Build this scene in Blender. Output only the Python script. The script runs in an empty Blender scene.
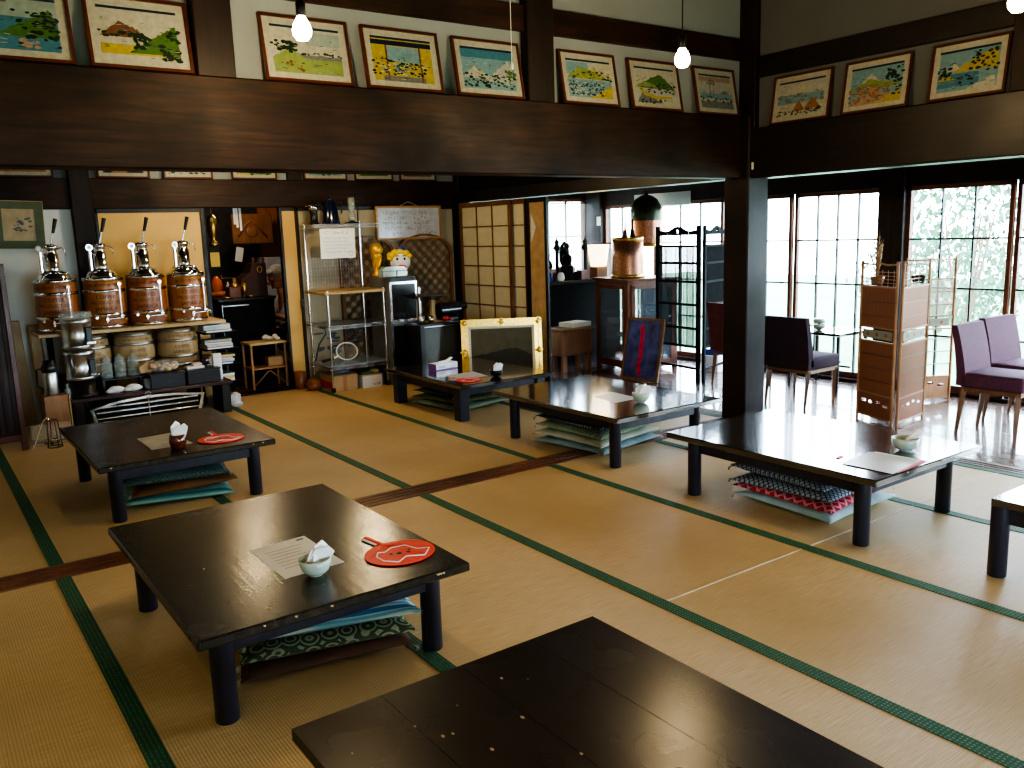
import bpy, bmesh, math, random
from math import sin, cos, pi, radians
from mathutils import Vector, Matrix, Euler
from mathutils.geometry import tessellate_polygon
scene = bpy.context.scene
COL = scene.collection
random.seed(4)

# ------------------------------------------------------------------ materials
def _new(name):
    m = bpy.data.materials.new(name); m.use_nodes = True
    nt = m.node_tree; b = nt.nodes['Principled BSDF']
    return m, nt, b
def _n(nt, t, **k):
    n = nt.nodes.new(t)
    for a, v in k.items():
        if a in n.inputs: n.inputs[a].default_value = v
        else: setattr(n, a, v)
    return n
def _coord(nt, scale=(1, 1, 1), rot=(0, 0, 0)):
    tc = nt.nodes.new('ShaderNodeTexCoord'); mp = nt.nodes.new('ShaderNodeMapping')
    mp.inputs['Scale'].default_value = scale; mp.inputs['Rotation'].default_value = rot
    nt.links.new(tc.outputs['Object'], mp.inputs['Vector'])
    return mp.outputs['Vector']
def _mix(nt, f, a, b, blend='MIX'):
    n = nt.nodes.new('ShaderNodeMix'); n.data_type = 'RGBA'; n.blend_type = blend
    for i, v in ((0, f), (6, a), (7, b)):
        if hasattr(v, 'links'): nt.links.new(v, n.inputs[i])
        elif i == 0: n.inputs[0].default_value = v
        else: n.inputs[i].default_value = (*v, 1)
    return n.outputs[2]
def _ramp(nt, v, lo, hi):
    r = nt.nodes.new('ShaderNodeMapRange'); r.inputs[1].default_value = lo; r.inputs[2].default_value = hi
    nt.links.new(v, r.inputs[0]); return r.outputs[0]
def _bump(nt, b, h, s, d=.002):
    bp = nt.nodes.new('ShaderNodeBump'); bp.inputs['Strength'].default_value = s; bp.inputs['Distance'].default_value = d
    nt.links.new(h, bp.inputs['Height']); nt.links.new(bp.outputs[0], b.inputs['Normal'])

def M(name, col, rough=.5, metal=0, var=.15, scale=12, stretch=(1, 1, 1), bump=0, coat=0, spec=.5, emit=0, alpha=1, trans=0):
    m, nt, b = _new(name)
    dark = tuple(c * (1 - var) for c in col); lite = tuple(min(1, c * (1 + var)) for c in col)
    v = _coord(nt, stretch)
    nz = _n(nt, 'ShaderNodeTexNoise', Scale=scale, Detail=4.0)
    nt.links.new(v, nz.inputs['Vector'])
    f = _ramp(nt, nz.outputs[0], .3, .7)
    c = _mix(nt, f, dark, lite)
    nt.links.new(c, b.inputs['Base Color'])
    b.inputs['Roughness'].default_value = rough; b.inputs['Metallic'].default_value = metal
    b.inputs['Specular IOR Level'].default_value = spec
    b.inputs['Coat Weight'].default_value = coat
    if emit:
        nt.links.new(c, b.inputs['Emission Color']); b.inputs['Emission Strength'].default_value = emit
    if trans: b.inputs['Transmission Weight'].default_value = trans
    if alpha < 1: b.inputs['Alpha'].default_value = alpha
    if bump: _bump(nt, b, nz.outputs[0], bump)
    return m

def wood(name, c1, c2, rough=.4, axis=0, scale=6, coat=0, worn=None, bump=.2, spec=.5):
    """grain stretched along local axis"""
    m, nt, b = _new(name)
    st = [9, 9, 9]; st[axis] = .8
    v = _coord(nt, st)
    nz = _n(nt, 'ShaderNodeTexNoise', Scale=scale, Detail=6.0, Distortion=.6); nt.links.new(v, nz.inputs['Vector'])
    v2 = _coord(nt, (1, 1, 1)); n2 = _n(nt, 'ShaderNodeTexNoise', Scale=3.0, Detail=3.0); nt.links.new(v2, n2.inputs['Vector'])
    f = _ramp(nt, nz.outputs[0], .35, .68)
    c = _mix(nt, f, c1, c2)
    c = _mix(nt, _ramp(nt, n2.outputs[0], .35, .75), c, tuple(x * .6 for x in c1))
    if worn:
        n3 = _n(nt, 'ShaderNodeTexNoise', Scale=14.0, Detail=8.0, Roughness=.7); nt.links.new(v2, n3.inputs['Vector'])
        c = _mix(nt, _ramp(nt, n3.outputs[0], .62, .72), c, worn)
    nt.links.new(c, b.inputs['Base Color'])
    rr = nt.nodes.new('ShaderNodeMapRange'); nt.links.new(n2.outputs[0], rr.inputs[0])
    rr.inputs[3].default_value = rough * .75; rr.inputs[4].default_value = rough * 1.3
    nt.links.new(rr.outputs[0], b.inputs['Roughness'])
    b.inputs['Coat Weight'].default_value = coat; b.inputs['Coat Roughness'].default_value = .08; b.inputs['Coat IOR'].default_value = 2.0 if coat >= .8 else 1.5; b.inputs['Specular IOR Level'].default_value = spec
    if bump: _bump(nt, b, nz.outputs[0], bump, .001)
    return m

def tatami_mat():
    m, nt, b = _new('tatami_rush')
    v = _coord(nt, (1, 1, 1))
    w = _n(nt, 'ShaderNodeTexWave', Scale=32.0, Distortion=.3, Detail=1.0); w.bands_direction = 'X'
    nt.links.new(v, w.inputs['Vector'])
    vs = _coord(nt, (1.5, 40, 1)); n1 = _n(nt, 'ShaderNodeTexNoise', Scale=6.0, Detail=4.0); nt.links.new(vs, n1.inputs['Vector'])
    n2 = _n(nt, 'ShaderNodeTexNoise', Scale=1.3, Detail=4.0); nt.links.new(v, n2.inputs['Vector'])
    c = _mix(nt, _ramp(nt, n1.outputs[0], .3, .7), (.54, .365, .165), (.74, .535, .30))
    c = _mix(nt, _ramp(nt, n2.outputs[0], .4, .7), c, (.53, .37, .18))
    f = nt.nodes.new('ShaderNodeMath'); f.operation = 'MULTIPLY'; f.inputs[1].default_value = .34
    nt.links.new(w.outputs[0], f.inputs[0])
    c = _mix(nt, f.outputs[0], c, (.32, .215, .095))
    nt.links.new(c, b.inputs['Base Color']); b.inputs['Roughness'].default_value = .5
    b.inputs['Specular IOR Level'].default_value = .45
    _bump(nt, b, w.outputs[0], .35, .002)
    return m
def dotted(name, base, dot, scale=60, thr=.28, rough=.7):
    m, nt, b = _new(name)
    v = _coord(nt, (1, 1, 1))
    vo = _n(nt, 'ShaderNodeTexVoronoi', Scale=float(scale)); vo.inputs['Randomness'].default_value = .15
    nt.links.new(v, vo.inputs['Vector'])
    f = _ramp(nt, vo.outputs['Distance'], thr + .08, thr - .08)
    c = _mix(nt, f, base, dot); nt.links.new(c, b.inputs['Base Color']); b.inputs['Roughness'].default_value = rough
    return m
def stripes(name, cols, scale=14, axis='X', rough=.8, thr=(.35, .6)):
    m, nt, b = _new(name)
    v = _coord(nt, (1, 1, 1))
    w = _n(nt, 'ShaderNodeTexWave', Scale=float(scale), Distortion=.25); w.bands_direction = axis
    nt.links.new(v, w.inputs['Vector'])
    w2 = _n(nt, 'ShaderNodeTexWave', Scale=scale * .37, Distortion=.2); w2.bands_direction = axis; nt.links.new(v, w2.inputs['Vector'])
    c = _mix(nt, _ramp(nt, w.outputs[0], *thr), cols[0], cols[1])
    c = _mix(nt, _ramp(nt, w2.outputs[0], .75, .85), c, cols[2])
    nt.links.new(c, b.inputs['Base Color']); b.inputs['Roughness'].default_value = rough; b.inputs['Specular IOR Level'].default_value = .2
    return m
def lattice(name, c1, c2, scale=26, rough=.85):
    m, nt, b = _new(name)
    v = _coord(nt, (1, 1, 1), (0, 0, .785))
    w = _n(nt, 'ShaderNodeTexWave', Scale=float(scale)); w.bands_direction = 'X'; nt.links.new(v, w.inputs['Vector'])
    w2 = _n(nt, 'ShaderNodeTexWave', Scale=float(scale)); w2.bands_direction = 'Y'; nt.links.new(v, w2.inputs['Vector'])
    mx = nt.nodes.new('ShaderNodeMath'); mx.operation = 'MAXIMUM'
    nt.links.new(w.outputs[0], mx.inputs[0]); nt.links.new(w2.outputs[0], mx.inputs[1])
    c = _mix(nt, _ramp(nt, mx.outputs[0], .8, .9), c1, c2)
    nt.links.new(c, b.inputs['Base Color']); b.inputs['Roughness'].default_value = rough; b.inputs['Specular IOR Level'].default_value = .2
    return m
def rings(name, c1, c2, scale=20):
    m, nt, b = _new(name)
    v = _coord(nt); vo = _n(nt, 'ShaderNodeTexVoronoi', Scale=float(scale)); vo.inputs['Randomness'].default_value = .3
    nt.links.new(v, vo.inputs['Vector'])
    s = nt.nodes.new('ShaderNodeMath'); s.operation = 'SINE'; mu = nt.nodes.new('ShaderNodeMath'); mu.operation = 'MULTIPLY'; mu.inputs[1].default_value = 26
    nt.links.new(vo.outputs['Distance'], mu.inputs[0]); nt.links.new(mu.outputs[0], s.inputs[0])
    c = _mix(nt, _ramp(nt, s.outputs[0], .1, .7), c1, c2)
    nt.links.new(c, b.inputs['Base Color']); b.inputs['Roughness'].default_value = .85; b.inputs['Specular IOR Level'].default_value = .2
    return m
def emis(name, col, s):
    m, nt, b = _new(name)
    b.inputs['Base Color'].default_value = (*col, 1); b.inputs['Emission Color'].default_value = (*col, 1); b.inputs['Emission Strength'].default_value = s
    return m
def glass(name, col=(.95, .98, 1), alpha=.12, rough=.03):
    m, nt, b = _new(name)
    b.inputs['Base Color'].default_value = (*col, 1); b.inputs['Roughness'].default_value = rough
    b.inputs['Alpha'].default_value = alpha; b.inputs['Specular IOR Level'].default_value = .8
    return m

m_tatami = tatami_mat()
m_border = dotted('tatami_border_cloth', (.018, .09, .048), (.15, .28, .12), 75, .26)
m_seam = M('tatami_seam', (.60, .52, .38), .8)
m_beam = wood('old_dark_beam', (.022, .011, .008), (.055, .022, .012), .55, 0, 4, bump=.3, spec=.25)
m_beamy = wood('old_dark_beam_across', (.014, .010, .010), (.026, .015, .014), .42, 1, 4, bump=.3)
m_post = wood('dark_post_wood', (.020, .012, .011), (.036, .019, .015), .5, 2, 4, spec=.3)
m_sill = wood('worn_sill_wood', (.15, .055, .025), (.26, .11, .05), .38, 0, 5, bump=.3)
m_silly = wood('worn_sill_wood_across', (.12, .06, .04), (.2, .11, .07), .38, 1, 5)
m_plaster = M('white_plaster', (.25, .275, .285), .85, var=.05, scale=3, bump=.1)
m_plasterc = M('cream_plaster', (.62, .52, .34), .85, var=.08, scale=4, bump=.1)
m_fusuma = M('fusuma_paper', (.64, .42, .16), .8, var=.07, scale=3)
m_fusumag = M('grey_fusuma_paper', (.44, .37, .25), .8, var=.08, scale=3)
m_black = M('black_lacquer', (.012, .011, .012), .35, var=.2)
m_blackm = M('matt_black', (.010, .010, .012), .75, var=.2, spec=.15)
m_ceil = wood('ceiling_boards', (.05, .028, .018), (.09, .05, .03), .6, 0, 4)
m_table = wood('black_lacquered_table', (.022, .018, .012), (.045, .036, .022), .24, 1, 4, worn=(.13, .095, .045), bump=.6)
m_tableb = wood('black_table_glossy', (.014, .012, .013), (.026, .022, .022), .16, 1, 4, bump=.1, coat=1.0, spec=.9)
m_tleg = wood('black_table_leg_daylit', (.018, .020, .034), (.032, .034, .055), .35, 2, 4)  # blue daylight on the table sides is mixed into this black
m_chip = M('bare_wood_chip', (.42, .28, .14), .7)
m_paper = M('paper', (.72, .69, .62), .8, var=.04)
m_paperw = M('white_paper', (.8, .8, .8), .8, var=.03)
m_lamin = M('laminated_sheet', (.66, .67, .66), .22, var=.04)
m_celadon = M('celadon_glaze', (.42, .50, .42), .2, var=.08, scale=20, coat=.3)
m_red = M('red_fan_paper', (.78, .035, .02), .45, var=.06, scale=30)
m_redb = M('bright_red', (.75, .02, .05), .5)
m_white = M('white_paint', (.8, .8, .78), .5, var=.03)
m_chrome = M('chrome', (.75, .76, .78), .12, 1, var=.06)
m_steel = M('brushed_steel', (.55, .56, .58), .28, 1, var=.1)
m_brass = M('old_brass', (.62, .40, .12), .3, 1, var=.25, scale=30)
m_gold = M('gilt', (.85, .55, .13), .28, 1, var=.25, scale=40, bump=.4)
m_goldy = M('gold_trophy_metal', (.85, .48, .04), .38, .55, var=.2, scale=14)
m_copper = M('perforated_copper', (.42, .20, .13), .35, .9, var=.35, scale=70, bump=.5)
m_ink = M('ink', (.02, .02, .025), .7)
m_inkg = M('grey_ink', (.12, .13, .14), .8)
m_glass = glass('window_glass')
m_gjar = glass('jar_glass', (.50, .57, .54), .38, .05)
m_amber = M('amber_glass', (.10, .02, .005), .1, coat=.5)
m_barrel = wood('varnished_barrel_oak', (.36, .125, .03), (.50, .20, .06), .38, 2, 5, coat=.15)
m_barreld = wood('dark_varnished_barrel', (.30, .09, .025), (.42, .15, .045), .36, 2, 5, coat=.15)
m_pale = wood('pale_barrel_oak', (.42, .28, .13), (.60, .42, .22), .5, 2, 5)
m_lightwood = wood('light_board', (.55, .38, .18), (.70, .50, .27), .45, 0, 4)
m_lightwoodz = wood('light_board_upright', (.42, .27, .12), (.55, .38, .18), .5, 2, 4)
m_brownw = wood('brown_wood', (.20, .09, .04), (.30, .14, .06), .4, 2, 5)
m_redw = wood('reddish_wood', (.16, .05, .025), (.24, .085, .04), .35, 2, 5)
m_frame = wood('red_brown_frame', (.08, .022, .014), (.13, .035, .02), .35, 0, 5)
m_bamboo = wood('bamboo', (.40, .20, .09), (.55, .30, .14), .4, 2, 8)
m_wicker = stripes('woven_wicker', [(.22, .085, .04), (.34, .14, .065), (.28, .11, .05)], 30, 'X', .55)
m_purple = M('purple_velvet', (.10, .034, .064), .75, var=.15, scale=60, spec=.3)
m_purple_backlit = M('purple_velvet_backlit', (.035, .018, .028), .8, var=.15, scale=60, spec=.2)  # purple velvet with the backlit chair's shade put into its colour
m_cleg = wood('chair_leg_wood', (.15, .07, .035), (.22, .11, .055), .4, 2, 6)
m_shoji = M('shoji_paper', (.66, .60, .42), .85, var=.04)
m_rubber = M('black_rubber', (.02, .02, .02), .8)
m_card = M('cardboard', (.46, .30, .16), .85, var=.06)
m_floorw = wood('dark_polished_floorboards', (.12, .07, .055), (.20, .125, .095), .24, 1, 4, bump=.2, coat=.8, spec=.8)
m_screen = M('tube_screen', (.07, .075, .06), .25, var=.05)
m_skin = M('skin', (.55, .27, .18), .5, var=.06, scale=20)
m_hair = M('grey_hair', (.28, .27, .25), .7, var=.3, scale=50)
m_shirt = M('white_shirt', (.72, .74, .74), .8, var=.05)
m_trouser = M('dark_trousers', (.03, .03, .04), .8)
m_green = M('leaf_green', (.06, .16, .05), .6, var=.5, scale=5)
m_lawn = M('garden_green', (.13, .24, .13), .9, var=.3, scale=1.2)
m_clay = M('brown_clay', (.22, .08, .03), .3, var=.2)
m_blue = M('royal_blue', (.02, .06, .35), .4)
m_orange = M('orange_glaze', (.75, .22, .02), .3)

m_burnt = M('burnt_brown_lettering', (.05, .012, .004), .5); m_faded = M('faded_brown_lettering', (.16, .08, .03), .7)
# ------------------------------------------------------------------ mesh builder
class MB:
    def __init__(s): s.bm = bmesh.new(); s.T = Matrix.Identity(4)
    def _v(s, p): return s.bm.verts.new(s.T @ Vector(p))
    def _f(s, vs, mi=0, sm=False):
        try: f = s.bm.faces.new(vs)
        except ValueError: return None
        f.material_index = mi; f.smooth = sm; return f
    def box(s, x0, x1, y0, y1, z0, z1, mi=0, bev=0, rot=None, seg=1):
        c = Vector(((x0+x1)/2, (y0+y1)/2, (z0+z1)/2)); d = (abs(x1-x0), abs(y1-y0), abs(z1-z0))
        b2 = bmesh.new(); bmesh.ops.create_cube(b2, size=1)
        for v in b2.verts: v.co = Vector((v.co.x*d[0], v.co.y*d[1], v.co.z*d[2]))
        if bev: bmesh.ops.bevel(b2, geom=b2.edges[:], offset=min(bev, min(d)*.45), segments=seg, affect='EDGES', profile=.5)
        R = rot.to_4x4() if rot else Matrix.Identity(4)
        mp = {v: s._v(c + R.to_3x3() @ v.co) for v in b2.verts}
        for f in b2.faces: s._f([mp[v] for v in f.verts], mi, seg > 1)
        b2.free(); return s
    def cyl(s, p0, p1, r0, r1=None, seg=12, mi=0, caps=True, sm=True):
        r1 = r0 if r1 is None else r1
        p0, p1 = Vector(p0), Vector(p1); d = (p1-p0).normalized()
        a = d.orthogonal().normalized(); b = d.cross(a)
        def ring(p, r): return [s._v(p + (a*cos(2*pi*i/seg) + b*sin(2*pi*i/seg))*r) for i in range(seg)]
        A, B = ring(p0, r0), ring(p1, r1)
        for i in range(seg): s._f([A[i], A[(i+1) % seg], B[(i+1) % seg], B[i]], mi, sm)
        if caps:
            if r0 > 1e-5: s._f(ring(p0, r0)[::-1], mi)
            if r1 > 1e-5: s._f(ring(p1, r1), mi)
        return s
    def lathe(s, prof, c=(0, 0, 0), seg=20, mi=0, sm=True, arc=2*pi):
        c = Vector(c); full = arc > 6.28; n = seg if full else seg+1
        R = [[s._v(c + Vector((r*cos(arc*i/seg), r*sin(arc*i/seg), z))) for i in range(n)] if r > 1e-5 else [s._v(c + Vector((0, 0, z)))]*n for r, z in prof]
        for A, B in zip(R, R[1:]):
            for i in range(seg):
                j = (i+1) % n
                vs = [A[i], A[j], B[j], B[i]]; u = []
                for v in vs:
                    if v not in u: u.append(v)
                if len(u) > 2: s._f(u, mi, sm)
        return s
    def tube(s, pts, r, seg=8, mi=0, closed=False):
        pts = [Vector(p) for p in pts]; n = len(pts); rings_ = []
        prev = None
        for i, p in enumerate(pts):
            if closed: d = (pts[(i+1) % n]-pts[i-1]).normalized()
            else: d = (pts[min(i+1, n-1)]-pts[max(i-1, 0)]).normalized()
            a = d.orthogonal().normalized() if prev is None else (prev - d*prev.dot(d)).normalized()
            prev = a; b = d.cross(a); rr = r[i] if isinstance(r, (list, tuple)) else r
            rings_.append([s._v(p + (a*cos(2*pi*k/seg)+b*sin(2*pi*k/seg))*rr) for k in range(seg)])
        m = n if closed else n-1
        for i in range(m):
            A, B = rings_[i], rings_[(i+1) % n]
            for k in range(seg): s._f([A[k], A[(k+1) % seg], B[(k+1) % seg], B[k]], mi, True)
        if not closed: s._f(rings_[0][::-1], mi); s._f(rings_[-1], mi)
        return s
    def poly(s, pts, mi=0):
        s._f([s._v(p) for p in pts], mi); return s
    def prism(s, loops, y0, y1, mi=0, side=None):
        """loops of (x,z), first outer, rest holes; extruded from y0 to y1"""
        side = mi if side is None else side
        tri = tessellate_polygon([[Vector((x, z, 0)) for x, z in l] for l in loops])
        flat = [p for l in loops for p in l]
        A = [s._v((x, y0, z)) for x, z in flat]; B = [s._v((x, y1, z)) for x, z in flat]
        for t in tri: s._f([A[i] for i in t], mi); s._f([B[i] for i in t][::-1], mi)
        k = 0
        for l in loops:
            n = len(l); A2 = [s._v((x, y0, z)) for x, z in l]; B2 = [s._v((x, y1, z)) for x, z in l]
            for i in range(n): s._f([A2[i], A2[(i+1) % n], B2[(i+1) % n], B2[i]], side)
        return s
    def ball(s, c, r, sx=1, sy=1, sz=1, seg=14, mi=0):
        n = seg//2+1
        R = []
        for i in range(n+1):
            t = pi*i/n; rr = r*sin(t)
            if rr < 1e-6: R.append([s._v((c[0], c[1], c[2]+sz*r*cos(t)))]*seg)
            else: R.append([s._v((c[0]+sx*rr*cos(2*pi*k/seg), c[1]+sy*rr*sin(2*pi*k/seg), c[2]+sz*r*cos(t))) for k in range(seg)])
        for A, B in zip(R, R[1:]):
            for k in range(seg):
                u = []
                for v in (A[k], B[k], B[(k+1) % seg], A[(k+1) % seg]):
                    if v not in u: u.append(v)
                if len(u) > 2: s._f(u, mi, True)
        return s
    def text(s, txt, size, fn, mi=0, align='CENTER'):
        cu = bpy.data.curves.new('t', 'FONT'); cu.body = txt; cu.size = size; cu.align_x = align; cu.align_y = 'CENTER'; cu.resolution_u = 2
        ob = bpy.data.objects.new('t', cu); COL.objects.link(ob)
        me = bpy.data.meshes.new_from_object(ob.evaluated_get(bpy.context.evaluated_depsgraph_get()))
        vs = [s._v(fn(v.co.x, v.co.y)) for v in me.vertices]
        for p in me.polygons: s._f([vs[i] for i in p.vertices], mi)
        bpy.data.objects.remove(ob); bpy.data.curves.remove(cu); bpy.data.meshes.remove(me)
        return s
    def scribble(s, x0, x1, z, h, y, w=.0022, mi=0, rnd=None, gap=.25):
        rnd = rnd or random
        x = x0
        while x < x1-h*.5:
            for _ in range(rnd.randint(3, 5)):
                ax, az = x+rnd.random()*h*.8, z+rnd.random()*h
                t = rnd.choice((0, pi/2, .7, -.7, 2.4)); L = h*rnd.uniform(.3, .6)
                dx, dz = cos(t)*L/2, sin(t)*L/2; nx, nz = -sin(t)*w/2, cos(t)*w/2
                s.poly([(ax-dx-nx, y, az-dz-nz), (ax+dx-nx, y, az+dz-nz), (ax+dx+nx, y, az+dz+nz), (ax-dx+nx, y, az-dz+nz)], mi)
            x += h*(1+gap*rnd.random())
        return s
    def build(s, name, mats, parent=None, kind=None):
        me = bpy.data.meshes.new(name)
        bmesh.ops.recalc_face_normals(s.bm, faces=s.bm.faces[:])
        s.bm.to_mesh(me); s.bm.free()
        for m in (mats if isinstance(mats, (list, tuple)) else [mats]): me.materials.append(m)
        o = bpy.data.objects.new(name, me); COL.objects.link(o)
        if parent: o.parent = parent
        if kind: o['kind'] = kind
        return o

def tag(o, label, cat, group=None):
    o['label'] = label; o['category'] = cat
    if group: o['group'] = group
    return o
def thing(name, label, cat, loc=(0, 0, 0), rz=0, group=None, lean=0, ry=0):
    o = bpy.data.objects.new(name, None); o.empty_display_size = .05; COL.objects.link(o)
    o.location = loc; o.rotation_euler = (-radians(lean), radians(ry), radians(rz))
    return tag(o, label, cat, group)
def solo(name, mb, mats, label, cat, loc=(0, 0, 0), rz=0, group=None, lean=0, ry=0):
    o = mb.build(name, mats); o.location = loc; o.rotation_euler = (-radians(lean), radians(ry), radians(rz))
    return tag(o, label, cat, group)
def struct(name, mb, mats): return mb.build(name, mats, None, 'structure')
def dup(root, loc, rz, label):
    r = root.copy(); COL.objects.link(r); r.location = loc; r.rotation_euler = (0, 0, radians(rz)); r['label'] = label
    for ch in list(root.children):
        c = ch.copy(); COL.objects.link(c); c.parent = r
        for g in ch.children:
            d = g.copy(); COL.objects.link(d); d.parent = c
    return r

# ------------------------------------------------------------------ the setting
XL, XR, XW, Y0, YS, YB, ZC = -1.5, 4.98, 6.87, -2.5, 4.05, 7.95, 3.3
b = MB()
def rect(x0, x1, y0, y1, mi, z=0): b.poly([(x0, y0, z), (x1, y0, z), (x1, y1, z), (x0, y1, z)], mi)
lines = [-1.38, -.48, .424, 1.327, 2.24, 3.15, 4.065, 4.95]
rect(XL, XR, Y0, 4.04, 0); rect(XL, XR, 4.22, YB, 0)
struct('floor', b, [m_tatami])
b = MB()
for x in lines:
    for y0, y1 in ((Y0, 4.04), (4.22, YB)):
        b.box(x-.03, x+.03, y0, y1, -.004, .003)
b.box(-1.5, 1.35, 4.2, 4.22, -.002, .002)
struct('trim_1', b, m_border)
b = MB()
for x0, x1, y in ((2.27, 4.92, 2.205), (2.27, 4.92, .38)):
    b.box(x0, x1, y-.004, y+.004, -.002, .0018)
struct('trim_2', b, m_seam)
b = MB()
for y0, y1, z in ((4.04, 4.07, .006), (4.07, 4.10, .001), (4.10, 4.115, .006), (4.115, 4.145, .001), (4.145, 4.16, .006), (4.16, 4.19, .001), (4.19, 4.22, .006)):
    b.box(XL, 5.1, y0, y1, -.01, z)
struct('trim_3', b, m_sill)
b = MB()
for x0, x1, z in ((4.98, 5.0, .006), (5.0, 5.02, .001), (5.02, 5.035, .006), (5.035, 5.06, .001), (5.06, 5.1, .006)):
    b.box(x0, x1, Y0, 4.0, -.01, z); b.box(x0, x1, 4.22, YB, -.01, z)
struct('trim_4', b, m_silly)
b = MB()
k = 0; x = 5.1
while x < 6.99:
    b.box(x, x+.146, Y0, YB, -.02, 0.0, 0, .003); x += .15
struct('floor_2', b, m_floorw)
b = MB(); b.box(1.4, 4.9, YB+.02, 11, -.05, -.004); struct('floor_3', b, wood('brown_passage_floor', (.16, .07, .03), (.24, .11, .05), .4, 0, 4))
# beam over the sill and its wall
b = MB(); b.box(XL, 4.93, YS, 4.2, 1.757, 2.172, 0, .008); struct('beam_front', b, m_beam)
b = MB(); b.box(XL, 5.0, 4.14, 4.18, 2.165, ZC); struct('wall_middle', b, m_plaster)
b = MB(); b.box(XL, 4.98, 4.10, 4.2, 2.56, 2.70, 0, .005); struct('beam_upper', b, m_beam)
for nm, x0, x1 in (('post_1', 1.215, 1.39), ('post_2', 3.08, 3.27), ('post_3', 4.985, 5.2)):
    b = MB(); b.box(x0, x1, 4.07 if x1 < 5 else 4.0, 4.21, 2.165, ZC, 0, .006); struct(nm, b, m_post)
b = MB(); b.box(4.93, 5.15, 4.0, 4.22, 0, 2.18, 0, .008); struct('pillar', b, m_post)
# right hand beam (front room edge) and its wall
b = MB(); b.box(4.955, 5.15, Y0, 4.02, 1.75, 2.09, 0, .008); struct('beam_right', b, m_beamy)
b = MB(); b.box(5.03, 5.07, Y0, 4.06, 2.085, ZC); struct('wall_right_upper', b, M('white_plaster_shaded', (.12, .125, .13), .85, var=.05, scale=3))  # white plaster too; the dimmer light on this wall is in its colour
b = MB(); b.box(5.0, 5.12, Y0, 4.0, 2.43, 2.57, 0, .005); struct('beam_right_upper', b, m_beamy)
b = MB(); b.box(4.96, 5.12, 2.1, 2.30, 2.085, ZC, 0, .005); struct('post_4', b, m_post)
# kamoi between back room and the boarded room
b = MB(); b.box(4.93, 5.1, 4.22, YB, 1.757, 1.87, 0, .006); struct('lintel_right', b, m_beamy)
b = MB(); b.box(4.98, 5.04, 4.22, YB, 1.87, ZC); struct('wall_partition_upper', b, m_blackm)
# back wall: posts, lintel, plaster, opening
b = MB(); b.box(XL, 5.0, 7.91, 8.05, 1.735, 1.985, 0, .006); struct('beam_back', b, m_beam)
b = MB(); b.box(XL, 5.1, YB+.01, YB+.05, 1.98, ZC); struct('wall_back_upper', b, m_plaster)
b = MB(); b.box(XL, 1.3, YB, YB+.05, 0, 1.74); struct('wall_back_left', b, M('pale_wall_plaster', (.66, .67, .64), .85, var=.06, scale=3))
b = MB(); b.box(1.235, 1.39, 7.88, 8.05, 0, ZC, 0, .006); struct('post_5', b, m_post)
b = MB(); b.box(3.11, 3.26, 7.93, 8.05, 1.98, ZC, 0, .006); struct('post_6', b, m_post)
def fusuma(name, x0, x1, y, mat, paint=False):
    b = MB(); b.box(x0+.02, x1-.02, y, y+.02, .02, 1.70, 0); o = struct(name, b, mat)
    f = MB(); 
    for a in ((x0, x0+.022, 0, 1.735), (x1-.022, x1, 0, 1.735)): f.box(a[0], a[1], y-.008, y+.028, a[2], a[3], 0, .002)
    f.box(x0, x1, y-.008, y+.028, 1.70, 1.735); f.box(x0, x1, y-.008, y+.028, 0, .022)
    f.build('frame', m_black, o)
    return o
fusuma('door_1', 1.41, 2.29, 7.94, m_fusuma)
fusuma('door_2', 3.01, 3.18, 7.95, m_fusuma)
p3 = fusuma('door_3', 3.16, 4.06, 7.92, m_fusumag)
p4 = fusuma('door_4', 4.05, 4.95, 7.95, m_fusumag)
b = MB(); b.box(3.145, 3.175, 7.905, 7.925, .77, .86, 0, .002); b.build('finger_pull', m_black, p3)
b = MB(); r = random.Random(3)
for i in range(46):
    cx, cz = 3.22+r.random()**.7*.62, .30+r.random()*.32; w, h = r.uniform(.02, .06), r.uniform(.008, .03)
    if cx > 3.5 and cz < .36: continue
    b.poly([(cx+w*cos(t)*r.uniform(.7, 1.2), 7.915-.0001*i, cz+h*sin(t)*r.uniform(.7, 1.2)) for t in [k*pi/4 for k in range(8)]])
b.tube([(3.24, 7.914, .2), (3.3, 7.914, .4), (3.38, 7.914, .5), (3.36, 7.914, .62)], .008, 5)
b.build('ink_pine', m_inkg, p3)
for nm, x0, x1 in (('trim_5', 2.275, 2.31), ('trim_6', 3.0, 3.02)):
    b = MB(); b.box(x0, x1, 7.93, 7.985, 0, 1.74, 0, .003); struct(nm, b, m_black)
b = MB(); b.box(1.4, 4.97, 7.86, 8.04, -.01, .012); struct('trim_7', b, m_post)
# kitchen shell
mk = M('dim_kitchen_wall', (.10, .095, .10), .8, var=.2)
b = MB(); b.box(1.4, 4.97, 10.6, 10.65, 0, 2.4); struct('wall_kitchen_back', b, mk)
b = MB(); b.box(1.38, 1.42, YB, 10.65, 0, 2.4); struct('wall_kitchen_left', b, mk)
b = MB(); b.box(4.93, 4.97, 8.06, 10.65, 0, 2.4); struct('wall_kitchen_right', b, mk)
b = MB(); b.box(1.38, 4.97, 8.06, 10.65, 2.4, 2.44); struct('ceiling_kitchen', b, m_ceil)
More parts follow.
